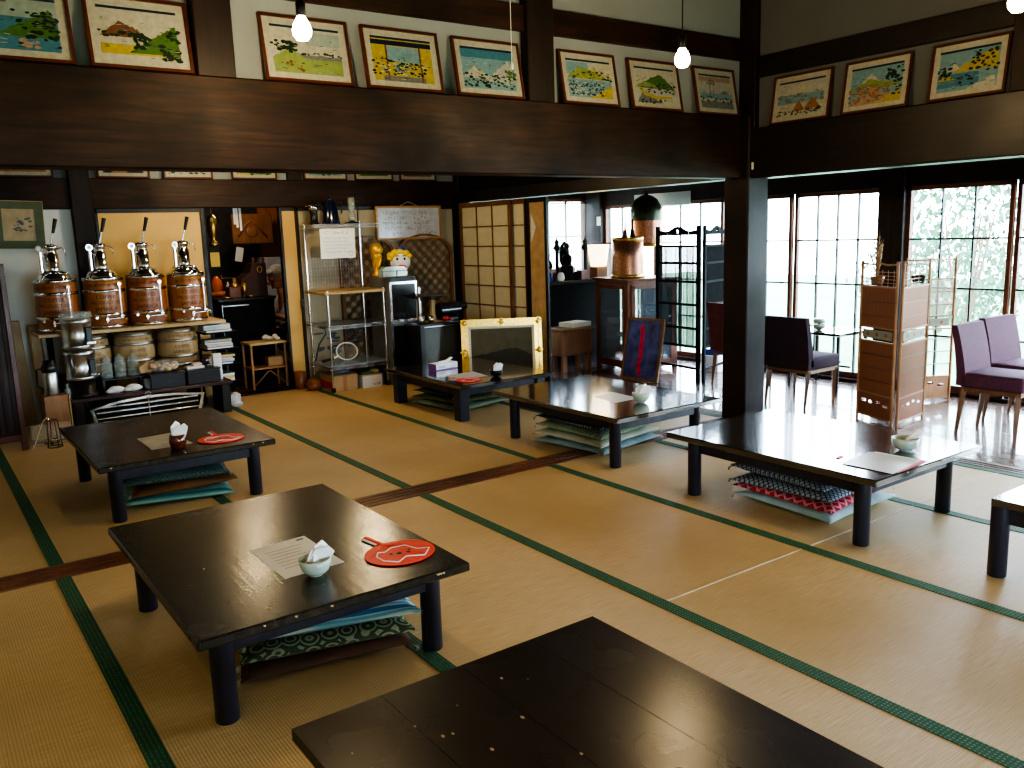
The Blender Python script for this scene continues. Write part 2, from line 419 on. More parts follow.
# outer walls
b = MB(); b.box(XL-.05, XL, Y0, YB, 0, ZC); struct('wall_left', b, m_plasterc)
b = MB(); b.box(XL, XW, Y0-.05, Y0, 1.35, ZC); b.box(XL, XW, Y0-.05, Y0, 0, .25); b.box(XL, 0, Y0-.05, Y0, 0, ZC); b.box(3.6, XW, Y0-.05, Y0, 0, ZC)
struct('wall_front', b, m_plasterc)
b = MB(); b.box(XL, 5.05, Y0, YB, ZC, ZC+.05); struct('ceiling', b, m_ceil)
b = MB(); b.box(5.08, 7.2, Y0, YB+.1, 2.25, 2.3); struct('ceiling_2', b, m_ceil)
# boarded room: window walls
b = MB(); b.box(6.87, 7.0, Y0, 8.1, 1.70, 2.3, 0, .003); b.box(6.87, 7.0, Y0, 8.1, -.05, .03); struct('wall_right', b, m_post)
b = MB(); b.box(5.0, 6.87, 7.95, 8.08, 1.80, 2.3); b.box(5.0, 6.87, 7.95, 8.08, -.05, .10); struct('wall_back_right', b, m_post)
for i, (x0, x1, y0, y1) in enumerate(((6.83, 7.0, 3.945, 4.175), (6.82, 7.0, 7.70, 8.06), (6.84, 7.0, .9, 1.1), (4.96, 5.1, 7.86, 8.06), (6.84, 7.0, -2.5, -2.3))):
    b = MB(); b.box(x0, x1, y0, y1, 0, 2.25, 0, .004); struct('post_%d' % (7+i), b, m_post)
def window(n, p0, p1, z0, z1, nx, nz, rail=.035, redtop=True):
    """p0,p1 floor points; the sash plane between them"""
    p0, p1 = Vector(p0), Vector(p1); d = (p1-p0); L = d.length; a = math.atan2(d.y, d.x)
    b = MB(); t = .02
    b.box(0, rail, -t, t, z0, z1, 0, .003); b.box(L-rail, L, -t, t, z0, z1, 0, .003)
    b.box(0, L, -t, t, z0, z0+rail*1.6, 0, .003); b.box(0, L, -t, t, z1-rail, z1, 0, .003)
    o = struct('window_%d' % n, b, m_redw)
    o.location = p0; o.rotation_euler = (0, 0, a)
    g = MB()
    for i in range(1, nx): x = rail+(L-2*rail)*i/nx; g.box(x-.007, x+.007, -.012, .012, z0+rail, z1-rail)
    for i in range(1, nz): z = z0+rail*1.6+(z1-z0-2.6*rail)*i/nz; g.box(rail, L-rail, -.012, .012, z-.008, z+.008)
    g.build('muntins', m_black, o)
    g = MB(); g.box(rail, L-rail, -.002, .002, z0+rail, z1-rail); g.build('pane', m_glass, o)
    return o
wy = [(.0, 1.1, .02), (1.1, 2.1, 0), (2.1, 3.11, 0), (3.11, 3.945, .0)]
n = 1
for y0, y1 in ((-2.3, -1.25), (-1.25, -.2), (-.2, .9), (1.1, 2.1), (2.1, 3.10), (3.10, 3.945), (4.175, 5.07), (5.07, 5.93), (5.93, 6.85), (6.85, 7.70)):
    window(n, (6.90+.04*(n % 2), y1, 0), (6.90+.04*(n % 2), y0, 0), .03, 1.70, 3 if n != 7 else 4, 4); n += 1
for x0, x1 in ((5.1, 5.98), (5.98, 6.84)):
    window(n, (x0, 8.0+.04*(n % 2), 0), (x1, 8.0+.04*(n % 2), 0), .10, 1.80, 3, 4); n += 1
for x0, x1 in ((0, 1.2), (1.2, 2.4), (2.4, 3.6)):
    window(n, (x0, Y0-.02, 0), (x1, Y0-.02, 0), .25, 1.35, 3, 2); n += 1
# outside
b = MB(); b.poly([(7.05, -14, -.35), (26, -14, -.35), (26, 24, -.35), (7.05, 24, -.35)]); b.poly([(-8, -16, -.35), (7.05, -16, -.35), (7.05, -2.6, -.35), (-8, -2.6, -.35)])
b.poly([(4.9, 8.2, -.35), (7.05, 8.2, -.35), (7.05, 24, -.35), (4.9, 24, -.35)])
struct('ground', b, m_lawn)

# ------------------------------------------------------------------ garden shrubs outside
def shrub(x, y, h, w, seed, label):
    r = random.Random(seed); root = thing('garden_shrub', label, 'shrub', (x, y, -.35), 0, 'shrubs in the garden outside the windows')
    f = MB()
    for i in range(1500):
        t = r.random()*2*pi; u = r.random()**.5; zz = r.random(); rr = w*u*(1-abs(zz-.45)*.9)
        c = Vector((rr*cos(t), rr*sin(t), h*(.15+.85*zz)))
        q = Euler((r.random()*3, r.random()*3, r.random()*3)).to_matrix(); s_ = r.uniform(.035, .08)
        f.poly([c+q@Vector(v)*s_ for v in ((-1, 0, 0), (0, -.45, 0), (1, 0, 0), (0, .45, 0))])
    f.build('foliage', M('shrub_leaf', (.05, .15, .075), .8, var=.5), root)
    s = MB()
    for i in range(4): s.cyl((0, 0, 0), (r.uniform(-.3, .3)*w, r.uniform(-.3, .3)*w, h*.7), .03, .01, 6)
    s.build('stem', m_brownw, root)
shrub(11.2, 5.6, 2.6, 1.0, 1, 'tall loose green garden shrub seen through the window left of the wide right window')
shrub(12.6, 2.9, 3.3, 1.5, 2, 'largest green shrub in the garden outside the rightmost window')
shrub(10.2, 3.2, 1.1, .8, 3, 'low pale green bush outside behind the bamboo screen')
shrub(13, 6.9, 1.6, 1.4, 4, 'low bush far out in the garden behind the small window table')
del m_lawn

# ------------------------------------------------------------------ low tables
def low_table(label, cx, cy, w, l, h, mat, square=False, planks=0, inx=.10, iny=.14, legr=.036, seed=0):
    t = thing('low_table', label, 'low table', (cx, cy, 0), 0, 'low black tables on the tatami')
    b = MB()
    if planks:
        n = planks; pw = w/n
        for i in range(n): b.box(-w/2+i*pw+.0002, -w/2+(i+1)*pw-.0002, -l/2, l/2, h-.03, h, 0, .0008)
    else:
        b.box(-w/2, w/2, -l/2, l/2, h-.032, h, 0, .005)
    top = b
    b = MB(); X, Y = w/2-inx, l/2-iny
    for y in (-Y-.03, Y+.03): b.box(-X, X, y-.012, y+.012, h-.105, h-.031, 0, .002)
    for x in (-X, X): b.box(x-.012, x+.012, -Y, Y, h-.105, h-.031, 0, .002)
    b.build('apron', m_tleg, t)
    for sx in (-1, 1):
        for sy in (-1, 1):
            b = MB(); x, y = sx*(w/2-inx+.005), sy*(l/2-iny+.02)
            if square: b.box(x-.045, x+.045, y-.045, y+.045, 0, h-.031, 0, .006)
            else: b.lathe([(legr*.9, .0), (legr, .004), (legr, h-.031)], (x, y, 0), 18); b.lathe([(0, .0005), (legr*.9, .0005)], (x, y, 0), 18)
            b.build('leg', m_tleg, t)
    r = random.Random(seed); b = top
    for i in range(26 if seed == 1 else 9 if not square else 4):
        side = r.choice((0, 1))
        s_ = r.uniform(.003, .008)
        if side: x, y = r.uniform(-w/2, w/2), -l/2-.0004; b.poly([(x-s_, y, h-.006), (x+s_, y, h-.008), (x+s_*.6, y, h-.014), (x-s_*.5, y, h-.012)], 1)
        else: x, y = (r.uniform(-w/2, w/2)*.9 if seed != 1 else r.uniform(-.40, .1)), (r.uniform(-l/2, l/2)*.9 if seed != 1 else r.uniform(.1, .5)); b.poly([(x+s_*.6*cos(k), y+s_*sin(k), h+.0004) for k in range(6)], 1)
    b.build('tabletop', [mat, m_chip], t)
    return t
low_table('nearest black low table, cut off by the bottom edge, nothing on it', 1.055, 1.15, .91, 1.22, .33, wood('dark_planed_top', (.020, .012, .009), (.034, .02, .014), .26, 1, 4, bump=.3), planks=4, seed=1)
low_table('worn black low table with a red fan and a celadon bowl, second nearest', 1.005, 2.955, .91, 1.24, .33, m_table, seed=2)
low_table('dark low table in front of the chrome grille, red fan and amber glass on it', 1.155, 5.21, .92, 1.24, .33, m_table, seed=3)
low_table('black low table with square legs holding the tissue box', 3.81, 6.02, .90, 1.24, .30, m_tableb, True, inx=.08, iny=.14, seed=4)
low_table('black low table with one bowl and paper, four cushions stacked beneath, left of the pillar', 3.765, 4.265, .91, 1.30, .337, m_tableb, inx=.11, iny=.15, seed=5)
low_table('brightly reflecting low table in front of the pillar, menu sheets and red cushion below', 3.715, 2.565, .89, 1.23, .342, m_tableb, seed=6)
low_table('low table with only its corner showing at the right edge', 3.87, .93, .90, 1.24, .33, m_tableb, planks=3, inx=.05, iny=.04, seed=7)

# ------------------------------------------------------------------ cushions
def cushion(label, cx, cy, z, mat, rz=0, size=.55, th=.06, seed=0, group='floor cushions stacked under the low tables', ry=0, rx=0):
    r = random.Random(seed); N = 18; b = MB(); h = size/2
    ph = [r.uniform(0, 6) for _ in range(4)]
    def P(i, j, s):
        u, v = 2*i/N-1, 2*j/N-1
        e = (1-abs(u)**3.2)*(1-abs(v)**3.2)
        pin = 1-.05*(1-abs(u))*abs(v)**6
        pu = 1-.045*(1-v*v)*abs(u)**4; pv = 1-.045*(1-u*u)*abs(v)**4
        top = th*.5*(e**.45) if e > 0 else 0
        wr = .005*sin(5*u+ph[0]+2*v)*sin(4*v+ph[1])
        sag = -.010*cos(pi*u*.5+.3)*0
        tw = .012*u*v*sin(ph[2])
        return (h*u*pu, h*v*pv, th*.5+s*top+wr*(s > 0)+tw+.003*s)
    G = {}
    for s in (1, -1):
        for i in range(N+1):
            for j in range(N+1): G[s, i, j] = b._v(P(i, j, s))
    for s in (1, -1):
        for i in range(N):
            for j in range(N): b._f([G[s, i, j], G[s, i+1, j], G[s, i+1, j+1], G[s, i, j+1]], 0, True)
    for i in range(N):
        for j in (0, N): b._f([G[1, i, j], G[1, i+1, j], G[-1, i+1, j], G[-1, i, j]]); b._f([G[1, j, i], G[1, j, i+1], G[-1, j, i+1], G[-1, j, i]])
    t = thing('floor_cushion', label, 'cushion', (cx, cy, z), rz, group, rx, ry)
    for sx in (-1, 1):
        for sy in (-1, 1):
            for k in range(4): b.tube([(sx*h*.98, sy*h*.98, th*.5), (sx*(h+.004+.003*k), sy*(h-.002+.004*(k % 3)), th*.42), (sx*(h+.006+.003*k), sy*(h+.002), th*.18)], .001, 4, 1)
    b.build('cover', [mat, m_celadon if 'navy' not in label else m_ink], t)
ltbl = stripes('light_blue_stripe', [(.14, .38, .50), (.48, .56, .46), (.05, .22, .42)], 15, 'Y')
grn = rings('green_wave_pattern', (.06, .085, .05), (.30, .33, .22), 16)
brn = M('brown_cotton', (.085, .04, .022), .85, var=.15)
cushion('brown cushion at the bottom of the stack under the worn second nearest table', 1.09, 2.81, .002, brn, -15, .58, .06, 1)
cushion('green wave-patterned cushion in the middle of the stack under the second nearest table', 1.08, 2.80, .060, grn, -13, .58, .066, 2)
cushion('light blue striped cushion on top of the stack under the second nearest table', 1.10, 2.80, .124, ltbl, -12, .58, .066, 3)
teal = stripes('teal_stripe', [(.10, .28, .27), (.22, .42, .38), (.05, .16, .18)], 12, 'Y')
tdark = rings('grey_teal_pattern', (.05, .09, .085), (.15, .22, .20), 22)
brn2 = M('tan_brown_cotton', (.20, .095, .035), .85, var=.12)
cushion('teal striped cushion at the bottom, under the table by the chrome grille', 1.17, 5.08, .002, teal, -10, .57, .06, 4)
cushion('tan brown cushion in the middle, under the table by the chrome grille', 1.20, 5.07, .062, brn2, -9, .56, .055, 5)
cushion('grey teal cushion with pale blue edge on top, under the table by the chrome grille', 1.16, 5.08, .117, tdark, -11, .57, .066, 6)
g1 = M('sage_cotton', (.20, .26, .17), .85, var=.15); g2 = rings('olive_pattern', (.10, .12, .06), (.22, .22, .12), 24); g3 = M('slate_blue_cotton', (.055, .08, .095), .85)
cushion('sage green cushion at the bottom, under the table with the tissue box', 3.79, 6.08, .002, g1, 8, .60, .055, 7)
cushion('olive patterned cushion in the middle, under the table with the tissue box', 3.80, 6.10, .056, g2, 6, .60, .05, 8)
cushion('slate blue cushion on top, under the table with the tissue box', 3.80, 6.10, .104, g3, 4, .58, .055, 9)
dots = dotted('navy_dot_cloth', (.03, .036, .06), (.42, .45, .43), 38, .26, .85)
lgrn = rings('pale_green_leaf_pattern', (.20, .28, .17), (.36, .42, .28), 18); cream = M('cream_cotton', (.48, .50, .40), .85); lblue = M('pale_blue_grey_cotton', (.22, .32, .33), .85)
cushion('pale blue grey cushion lowest of four under the table left of the pillar', 3.76, 4.30, .002, lblue, 9, .62, .05, 10)
cushion('cream cushion second from the floor under the table left of the pillar', 3.76, 4.31, .050, cream, 8, .61, .045, 11)
cushion('pale green leaf-patterned cushion third up under the table left of the pillar', 3.77, 4.31, .093, lgrn, 7, .60, .06, 12)
cushion('navy dotted cushion topmost of four under the table left of the pillar', 3.76, 4.30, .152, dots, 6, .60, .064, 13)
lat = lattice('navy_lattice_cloth', (.30, .34, .38), (.018, .026, .05), 15); redc = lattice('red_check_cloth', (.42, .02, .04), (.60, .25, .28), 8)
lb2 = M('ice_blue_cotton', (.34, .48, .50), .85)
cushion('ice blue cushion lowest of four under the brightly reflecting table', 3.75, 2.58, .002, lb2, 0, .58, .05, 14)
cushion('red checked cushion second from the floor under the brightly reflecting table', 3.74, 2.59, .050, redc, 3, .57, .048, 15)
cushion('navy lattice cushion third up, directly on the red one', 3.72, 2.58, .096, lat, 2, .58, .058, 16)
cushion('navy lattice cushion topmost of four under the brightly reflecting table', 3.72, 2.59, .152, lat, -1, .57, .06, 17)

# ------------------------------------------------------------------ things on the tables
def sheet(name, label, pts, z, mat, cat='paper sheet', lines=True):
    c = Vector((sum(p[0] for p in pts)/4, sum(p[1] for p in pts)/4, z)); b = MB()
    q = [Vector((p[0]-c.x, p[1]-c.y, .0012)) for p in pts]
    b.poly(q); b.poly([v-Vector((0, 0, .001)) for v in q][::-1])
    for i in range(4): b.poly([q[i], q[(i+1) % 4], q[(i+1) % 4]-Vector((0, 0, .001)), q[i]-Vector((0, 0, .001))])
    o = solo(name, b, mat, label, cat, c)
    if lines:
        u = (q[1]-q[0]); v = (q[3]-q[0]); g = MB()
        def at(s, t): return q[0]+u*s+v*t+Vector((0, 0, .0006))
        for k in range(7):
            t = .22+k*.09; g.poly([at(.15, t), at(.15, t+.008), at(.78-.05*(k % 3), t+.008), at(.78-.05*(k % 3), t)])
        g.poly([at(.80, .06), at(.80, .10), at(.93, .10), at(.93, .06)])
        g.build('faint_printing', m_inkg if mat is m_paper else M('pale_print', (.45, .46, .46), .6), o)
    return o
sheet('menu_sheet', 'cream paper sheet under the celadon bowl on the worn second nearest table', [(.904, 2.944), (1.12, 2.961), (1.126, 2.62), (.911, 2.61)], .33, m_paper)
sheet('menu_sheet', 'cream paper sheet beside the amber glass on the table by the grille', [(1.002, 5.152), (1.19, 5.177), (1.224, 4.817), (1.004, 4.809)], .33, M('tan_paper', (.50, .45, .36), .8), lines=False)
sheet('menu_sheet', 'grey paper sheet between red fan and dark bowl on the tissue box table', [(3.52, 5.88), (3.80, 5.90), (3.76, 5.62), (3.50, 5.62)], .30, M('greyish_paper', (.45, .43, .40), .8), lines=False)
sheet('menu_sheet', 'glossy sheet next to the celadon bowl on the table left of the pillar', [(3.67, 4.22), (3.86, 4.27), (3.84, 3.98), (3.62, 3.97)], .337, m_lamin)
sheet('menu_sheet', 'large laminated menu sheet on the corner of the brightly reflecting table', [(3.39, 2.20), (3.66, 2.23), (3.69, 1.99), (3.40, 1.955)], .3455, m_lamin)
b = MB(); b.box(-.13, .13, -.12, .12, 0, .002, 0); b.box(-.13, .13, -.125, -.075, .0019, .0026, 1); b.box(-.12, -.06, .08, .10, .0019, .0026, 1)
solo('menu_folder', b, [m_paperw, m_redb], 'white folder with red edge lying under the laminated menu sheet', 'folder', (3.57, 2.085, .3425), 4)

def fan(label, x, y, z, rz, s=1.0):
    t = thing('round_hand_fan', label, 'hand fan', (x, y, z), rz, 'red paper hand fans')
    b = MB(); R = .125*s; n = 40
    out = [(R*1.02*cos(2*pi*k/n), R*.92*sin(2*pi*k/n)) for k in range(n)]
    for zz in (.0045, .002): b.poly([(p[0], p[1], zz) for p in out])
    for k in range(n): p, q = out[k], out[(k+1) % n]; b.poly([(p[0], p[1], .0045), (q[0], q[1], .0045), (q[0], q[1], .002), (p[0], p[1], .002)])
    for k in range(-9, 10):   # ribs fanning out of the handle
        a = k*.14; L = R*(1.62 if abs(k) < 4 else 1.35 if abs(k) < 7 else 1.0); x0, y0 = 0, R*.78
        ex, ey = sin(a)*L, R*.78-cos(a)*L
        if ex*ex+ey*ey < (R*.95)**2: b.tube([(x0, y0, .0045), (ex, ey, .0048)], .0009, 4)
    b.build('paper_disc', m_red, t)
    b = MB(); b.box(-.009*s, .009*s, R*.75, R*1.75, .001, .007, 0, .002); b.build('handle', m_red, t)
    b = MB(); b.box(-.022*s, -.010*s, R*1.0, R*1.7, .001, .005, 0, .001); b.build('pale_handle_side', m_paperw, t)
    w = MB()   # white outline drawing and dark mark
    pts = [(-.09, -.03), (-.06, -.075), (-.01, -.05), (.04, -.09), (.095, -.045), (.06, -.02), (.05, .04), (.0, .055), (-.04, .035), (-.06, .05), (-.085, .02)]
    w.tube([(p[0]*s, p[1]*s, .0055) for p in pts], .0018, 4, closed=True); w.build('white_outline', m_white, t)
    w = MB()
    for cx, cy, r_ in ((-.01, -.01, .010), (.02, -.022, .008), (.035, -.006, .006), (-.035, .004, .007)):
        w.poly([(s*(cx+r_*cos(k)*(1+.3*(k % 2))), s*(cy+r_*sin(k)), .0056) for k in range(6)])
    w.build('dark_mark', m_ink, t)
fan('red fan with white outline on the worn second nearest table', 1.315, 2.565, .331, 8)
fan('red fan on the table in front of the chrome grille', 1.375, 4.80, .331, -2, 1.0)
fan('red fan at the corner of the tissue box table', 3.54, 5.56, .301, 30, .85)

def bowl_prof(r, h): return [(r*.42, 0), (r*.45, .006), (r*.62, .008), (r*.86, h*.35), (r*.97, h*.7), (r, h), (r*.94, h), (r*.9, h*.7), (r*.78, h*.35), (r*.5, .014), (0, .012)]
def napkins(t, h, r, n, mat, seed, tilt=.25):
    rr = random.Random(seed)
    for k in range(n):
        b = MB(); a = rr.uniform(-.5, .5); w = r*.7
        b.T = Matrix.Translation((rr.uniform(-.2, .2)*r, rr.uniform(-.3, .3)*r, h*.35)) @ Euler((rr.uniform(-.3, .3), tilt+rr.uniform(-.2, .2), a)).to_matrix().to_4x4()
        hh = h*1.1+rr.uniform(.01, .035)
        b.prism([[(-w, 0), (w*.8, 0), (w, hh*.9), (w*.3, hh*1.05), (-w*.8, hh*.8)]], -.003, .003); b.build('folded_napkin', mat, t)
def bowl(name, label, cat, x, y, z, r, h, mat, nap=3, group=None, seed=1):
    t = thing(name, label, cat, (x, y, z), 0, group); b = MB(); b.lathe(bowl_prof(r, h), seg=24); b.build('bowl_body', mat, t)
    napkins(t, h, r, nap, m_paperw, seed); return t
bowl('napkin_bowl', 'celadon bowl of folded napkins on the worn second nearest table', 'bowl', 1.005, 2.575, .3315, .053, .058, m_celadon, 3, 'bowls of napkins', 2)
bowl('napkin_bowl', 'celadon bowl of napkins on the table left of the pillar', 'bowl', 3.755, 3.87, .3375, .056, .062, m_celadon, 6, 'bowls of napkins', 4)
bowl('napkin_bowl', 'dark lacquer bowl of napkins on the tissue box table', 'bowl', 3.79, 5.55, .3015, .055, .055, m_black, 3, 'bowls of napkins', 6)
t = thing('napkin_glass', 'dark amber glass with white napkins on the table by the grille', 'glass', (1.13, 4.76, .331))
b = MB(); b.lathe([(.034, 0), (.04, .01), (.046, .035), (.04, .07), (.036, .074), (.036, .07), (.04, .04), (.034, .01), (0, .008)], seg=20); b.build('glass_body', m_amber, t); napkins(t, .075, .045, 3, m_paperw, 3, 0)
t = thing('chopstick_bowl', 'pale bowl with leaning rolled towels on the brightly reflecting table', 'bowl', (3.82, 2.14, .3425))
b = MB(); b.lathe(bowl_prof(.062, .062), seg=24); b.build('bowl_body', m_celadon, t)
for k in range(3): 
    b = MB(); b.tube([(-.02+.012*k, -.01*k, .03), (.05+.012*k, -.03-.008*k, .10)], [.010, .009], 8); b.build('rolled_towel', m_paper, t)
b = MB(); b.box(-.035, .02, -.008, .008, 0, .004, 0, .001); solo('red_wrapper', b, m_redb, 'small red paper wrapper lying on the brightly reflecting table', 'wrapper', (3.49, 2.27, .3425), 10)
t = thing('tissue_box', 'purple and white tissue box on the square-legged low table', 'tissue box', (3.70, 6.22, .301), 6)
b = MB(); b.box(-.115, .115, -.055, .055, 0, .055, 0, .002); b.box(-.1155, -.1145, -.055, .055, .001, .054, 1); b.box(-.115, .115, -.0555, -.0545, 0, .008, 1)
b.build('carton', [m_white, M('purple_print', (.22, .08, .35), .5)], t)
b = MB(); b.text('tissue', .03, lambda x, y: (x-.055, -.0562, .028+y)); 
b.build('lettering', m_blue, t)
b = MB()
for k in range(3): b.tube([(.03+.02*k, -.0562, .01), (.06+.02*k, -.0562, .03), (.045+.02*k, -.0562, .045)], .002, 4)
b.build('printed_swirl', M('lilac', (.4, .25, .6), .5), t)
b = MB(); b.prism([[(-.08, .054), (.05, .054), (.10, .085), (.085, .092), (.04, .072), (-.03, .066)]], -.01, .012); b.build('tissue', m_paperw, t)

# ------------------------------------------------------------------ framed prints
PC = {'cream': (.66, .64, .54), 'mat': (.62, .62, .58), 'sky': (.45, .55, .52), 'blue': (.10, .30, .42), 'lblue': (.28, .48, .55), 'navy': (.02, .04, .10), 'green': (.12, .25, .07), 'dgreen': (.025, .06, .03), 'lgreen': (.35, .45, .16), 'yellow': (.65, .52, .10), 'brown': (.28, .13, .08), 'pink': (.55, .38, .28), 'grey': (.25, .27, .27), 'orange': (.50, .22, .10)}
PI = list(PC); PM = [M('print_' + k, tuple(c*.55 for c in v), .4, var=.12, scale=40, spec=.4) for k, v in PC.items()]
def hill(b, x0, x1, base, top, peak, mi, y, r, n=22, steep=.85):
    pts = []
    for i in range(n+1):
        u = i/n; x = x0+(x1-x0)*u
        g = max(0, 1-abs(u-peak)/(peak if u < peak else 1-peak+1e-6))**steep if 0 < peak < 1 else (1-u if peak <= 0 else u)**steep
        pts.append((x, base+(top-base)*g+r.uniform(-.006, .006)*(0 < i < n)))
    for p, q in zip(pts, pts[1:]):
        b.poly([(p[0], y, base), (q[0], y, base), (q[0], y, max(q[1], base+.001)), (p[0], y, max(p[1], base+.001))], mi)
def blobs(b, x0, x1, z0, z1, n, s, mi, y, r):
    for i in range(int(n*1.8)):
        cx, cz = r.uniform(x0, x1), r.uniform(z0, z1); ss = s*.62*r.uniform(.5, 1.4)
        b.poly([(cx+ss*cos(k*pi/4)*r.uniform(.7, 1.3), y-.00003*i, cz+.6*ss*sin(k*pi/4)*r.uniform(.7, 1.3)) for k in range(8)], mi)
def framed(label, x, y, z, rz, w, h, spec, seed, lean=12, group='framed landscape prints on the beams', frame=None, y_off=0):
    t = thing('framed_print', label, 'picture', (x, y, z), rz, group, lean)
    f = .014; b = MB()
    b.prism([[(-w/2, 0), (w/2, 0), (w/2, h), (-w/2, h)], [(-w/2+f, f), (-w/2+f, h-f), (w/2-f, h-f), (w/2-f, f)]], -.01, .008)
    b.build('frame', frame or m_frame, t)
    b = MB(); r = random.Random(seed); I = PI.index
    b.poly([(-w/2+f, -.002, f), (w/2-f, -.002, f), (w/2-f, -.002, h-f), (-w/2+f, -.002, h-f)], I('cream'))
    W, H = w-2*f-.07, h-2*f-.065; ox, oz = -W/2, f+.03
    X = lambda u: ox+W*u
    Zf = lambda v: oz+H*v
    yy = -.0025
    for op in spec:
        yy -= .0004
        if op[0] == 'rect': b.poly([(X(op[1]), yy, Zf(op[2])), (X(op[3]), yy, Zf(op[2])), (X(op[3]), yy, Zf(op[4])), (X(op[1]), yy, Zf(op[4]))], I(op[5]))
        elif op[0] == 'hill': hill(b, X(op[1]), X(op[2]), Zf(op[3]), Zf(op[4]), op[5], I(op[6]), yy, r)
        elif op[0] == 'blobs': blobs(b, X(op[1]), X(op[2]), Zf(op[3]), Zf(op[4]), op[5], op[6], I(op[7]), yy, r)
        elif op[0] == 'poly': b.poly([(X(u), yy, Zf(v)) for u, v in op[2]], I(op[1]))
    yy -= .0004
    for i in range(44):
        u, v = r.random()*.94+.03, r.random()**1.3*.7+.03; du = r.uniform(.01, .05); dv = r.uniform(-.02, .02)
        b.poly([(X(u-du), yy, Zf(v)), (X(u+du), yy, Zf(v+dv)), (X(u+du*.8), yy, Zf(v+dv+.012)), (X(u-du*.7), yy, Zf(v+.010))], I(('grey', 'dgreen', 'lblue', 'navy', 'cream')[i % 5]))
    b.poly([(X(0), yy-.0004, Zf(.95)), (X(1), yy-.0004, Zf(.95)), (X(1), yy-.0004, Zf(1.0)), (X(0), yy-.0004, Zf(1.0))], I('navy'))
    b.scribble(X(.04), X(.09), Zf(.72), .012, yy-.0006, .0015, I('grey'), r)
    b.build('print', PM, t)
    return t
SKY = ('rect', 0, 0, 1, 1, 'cream')
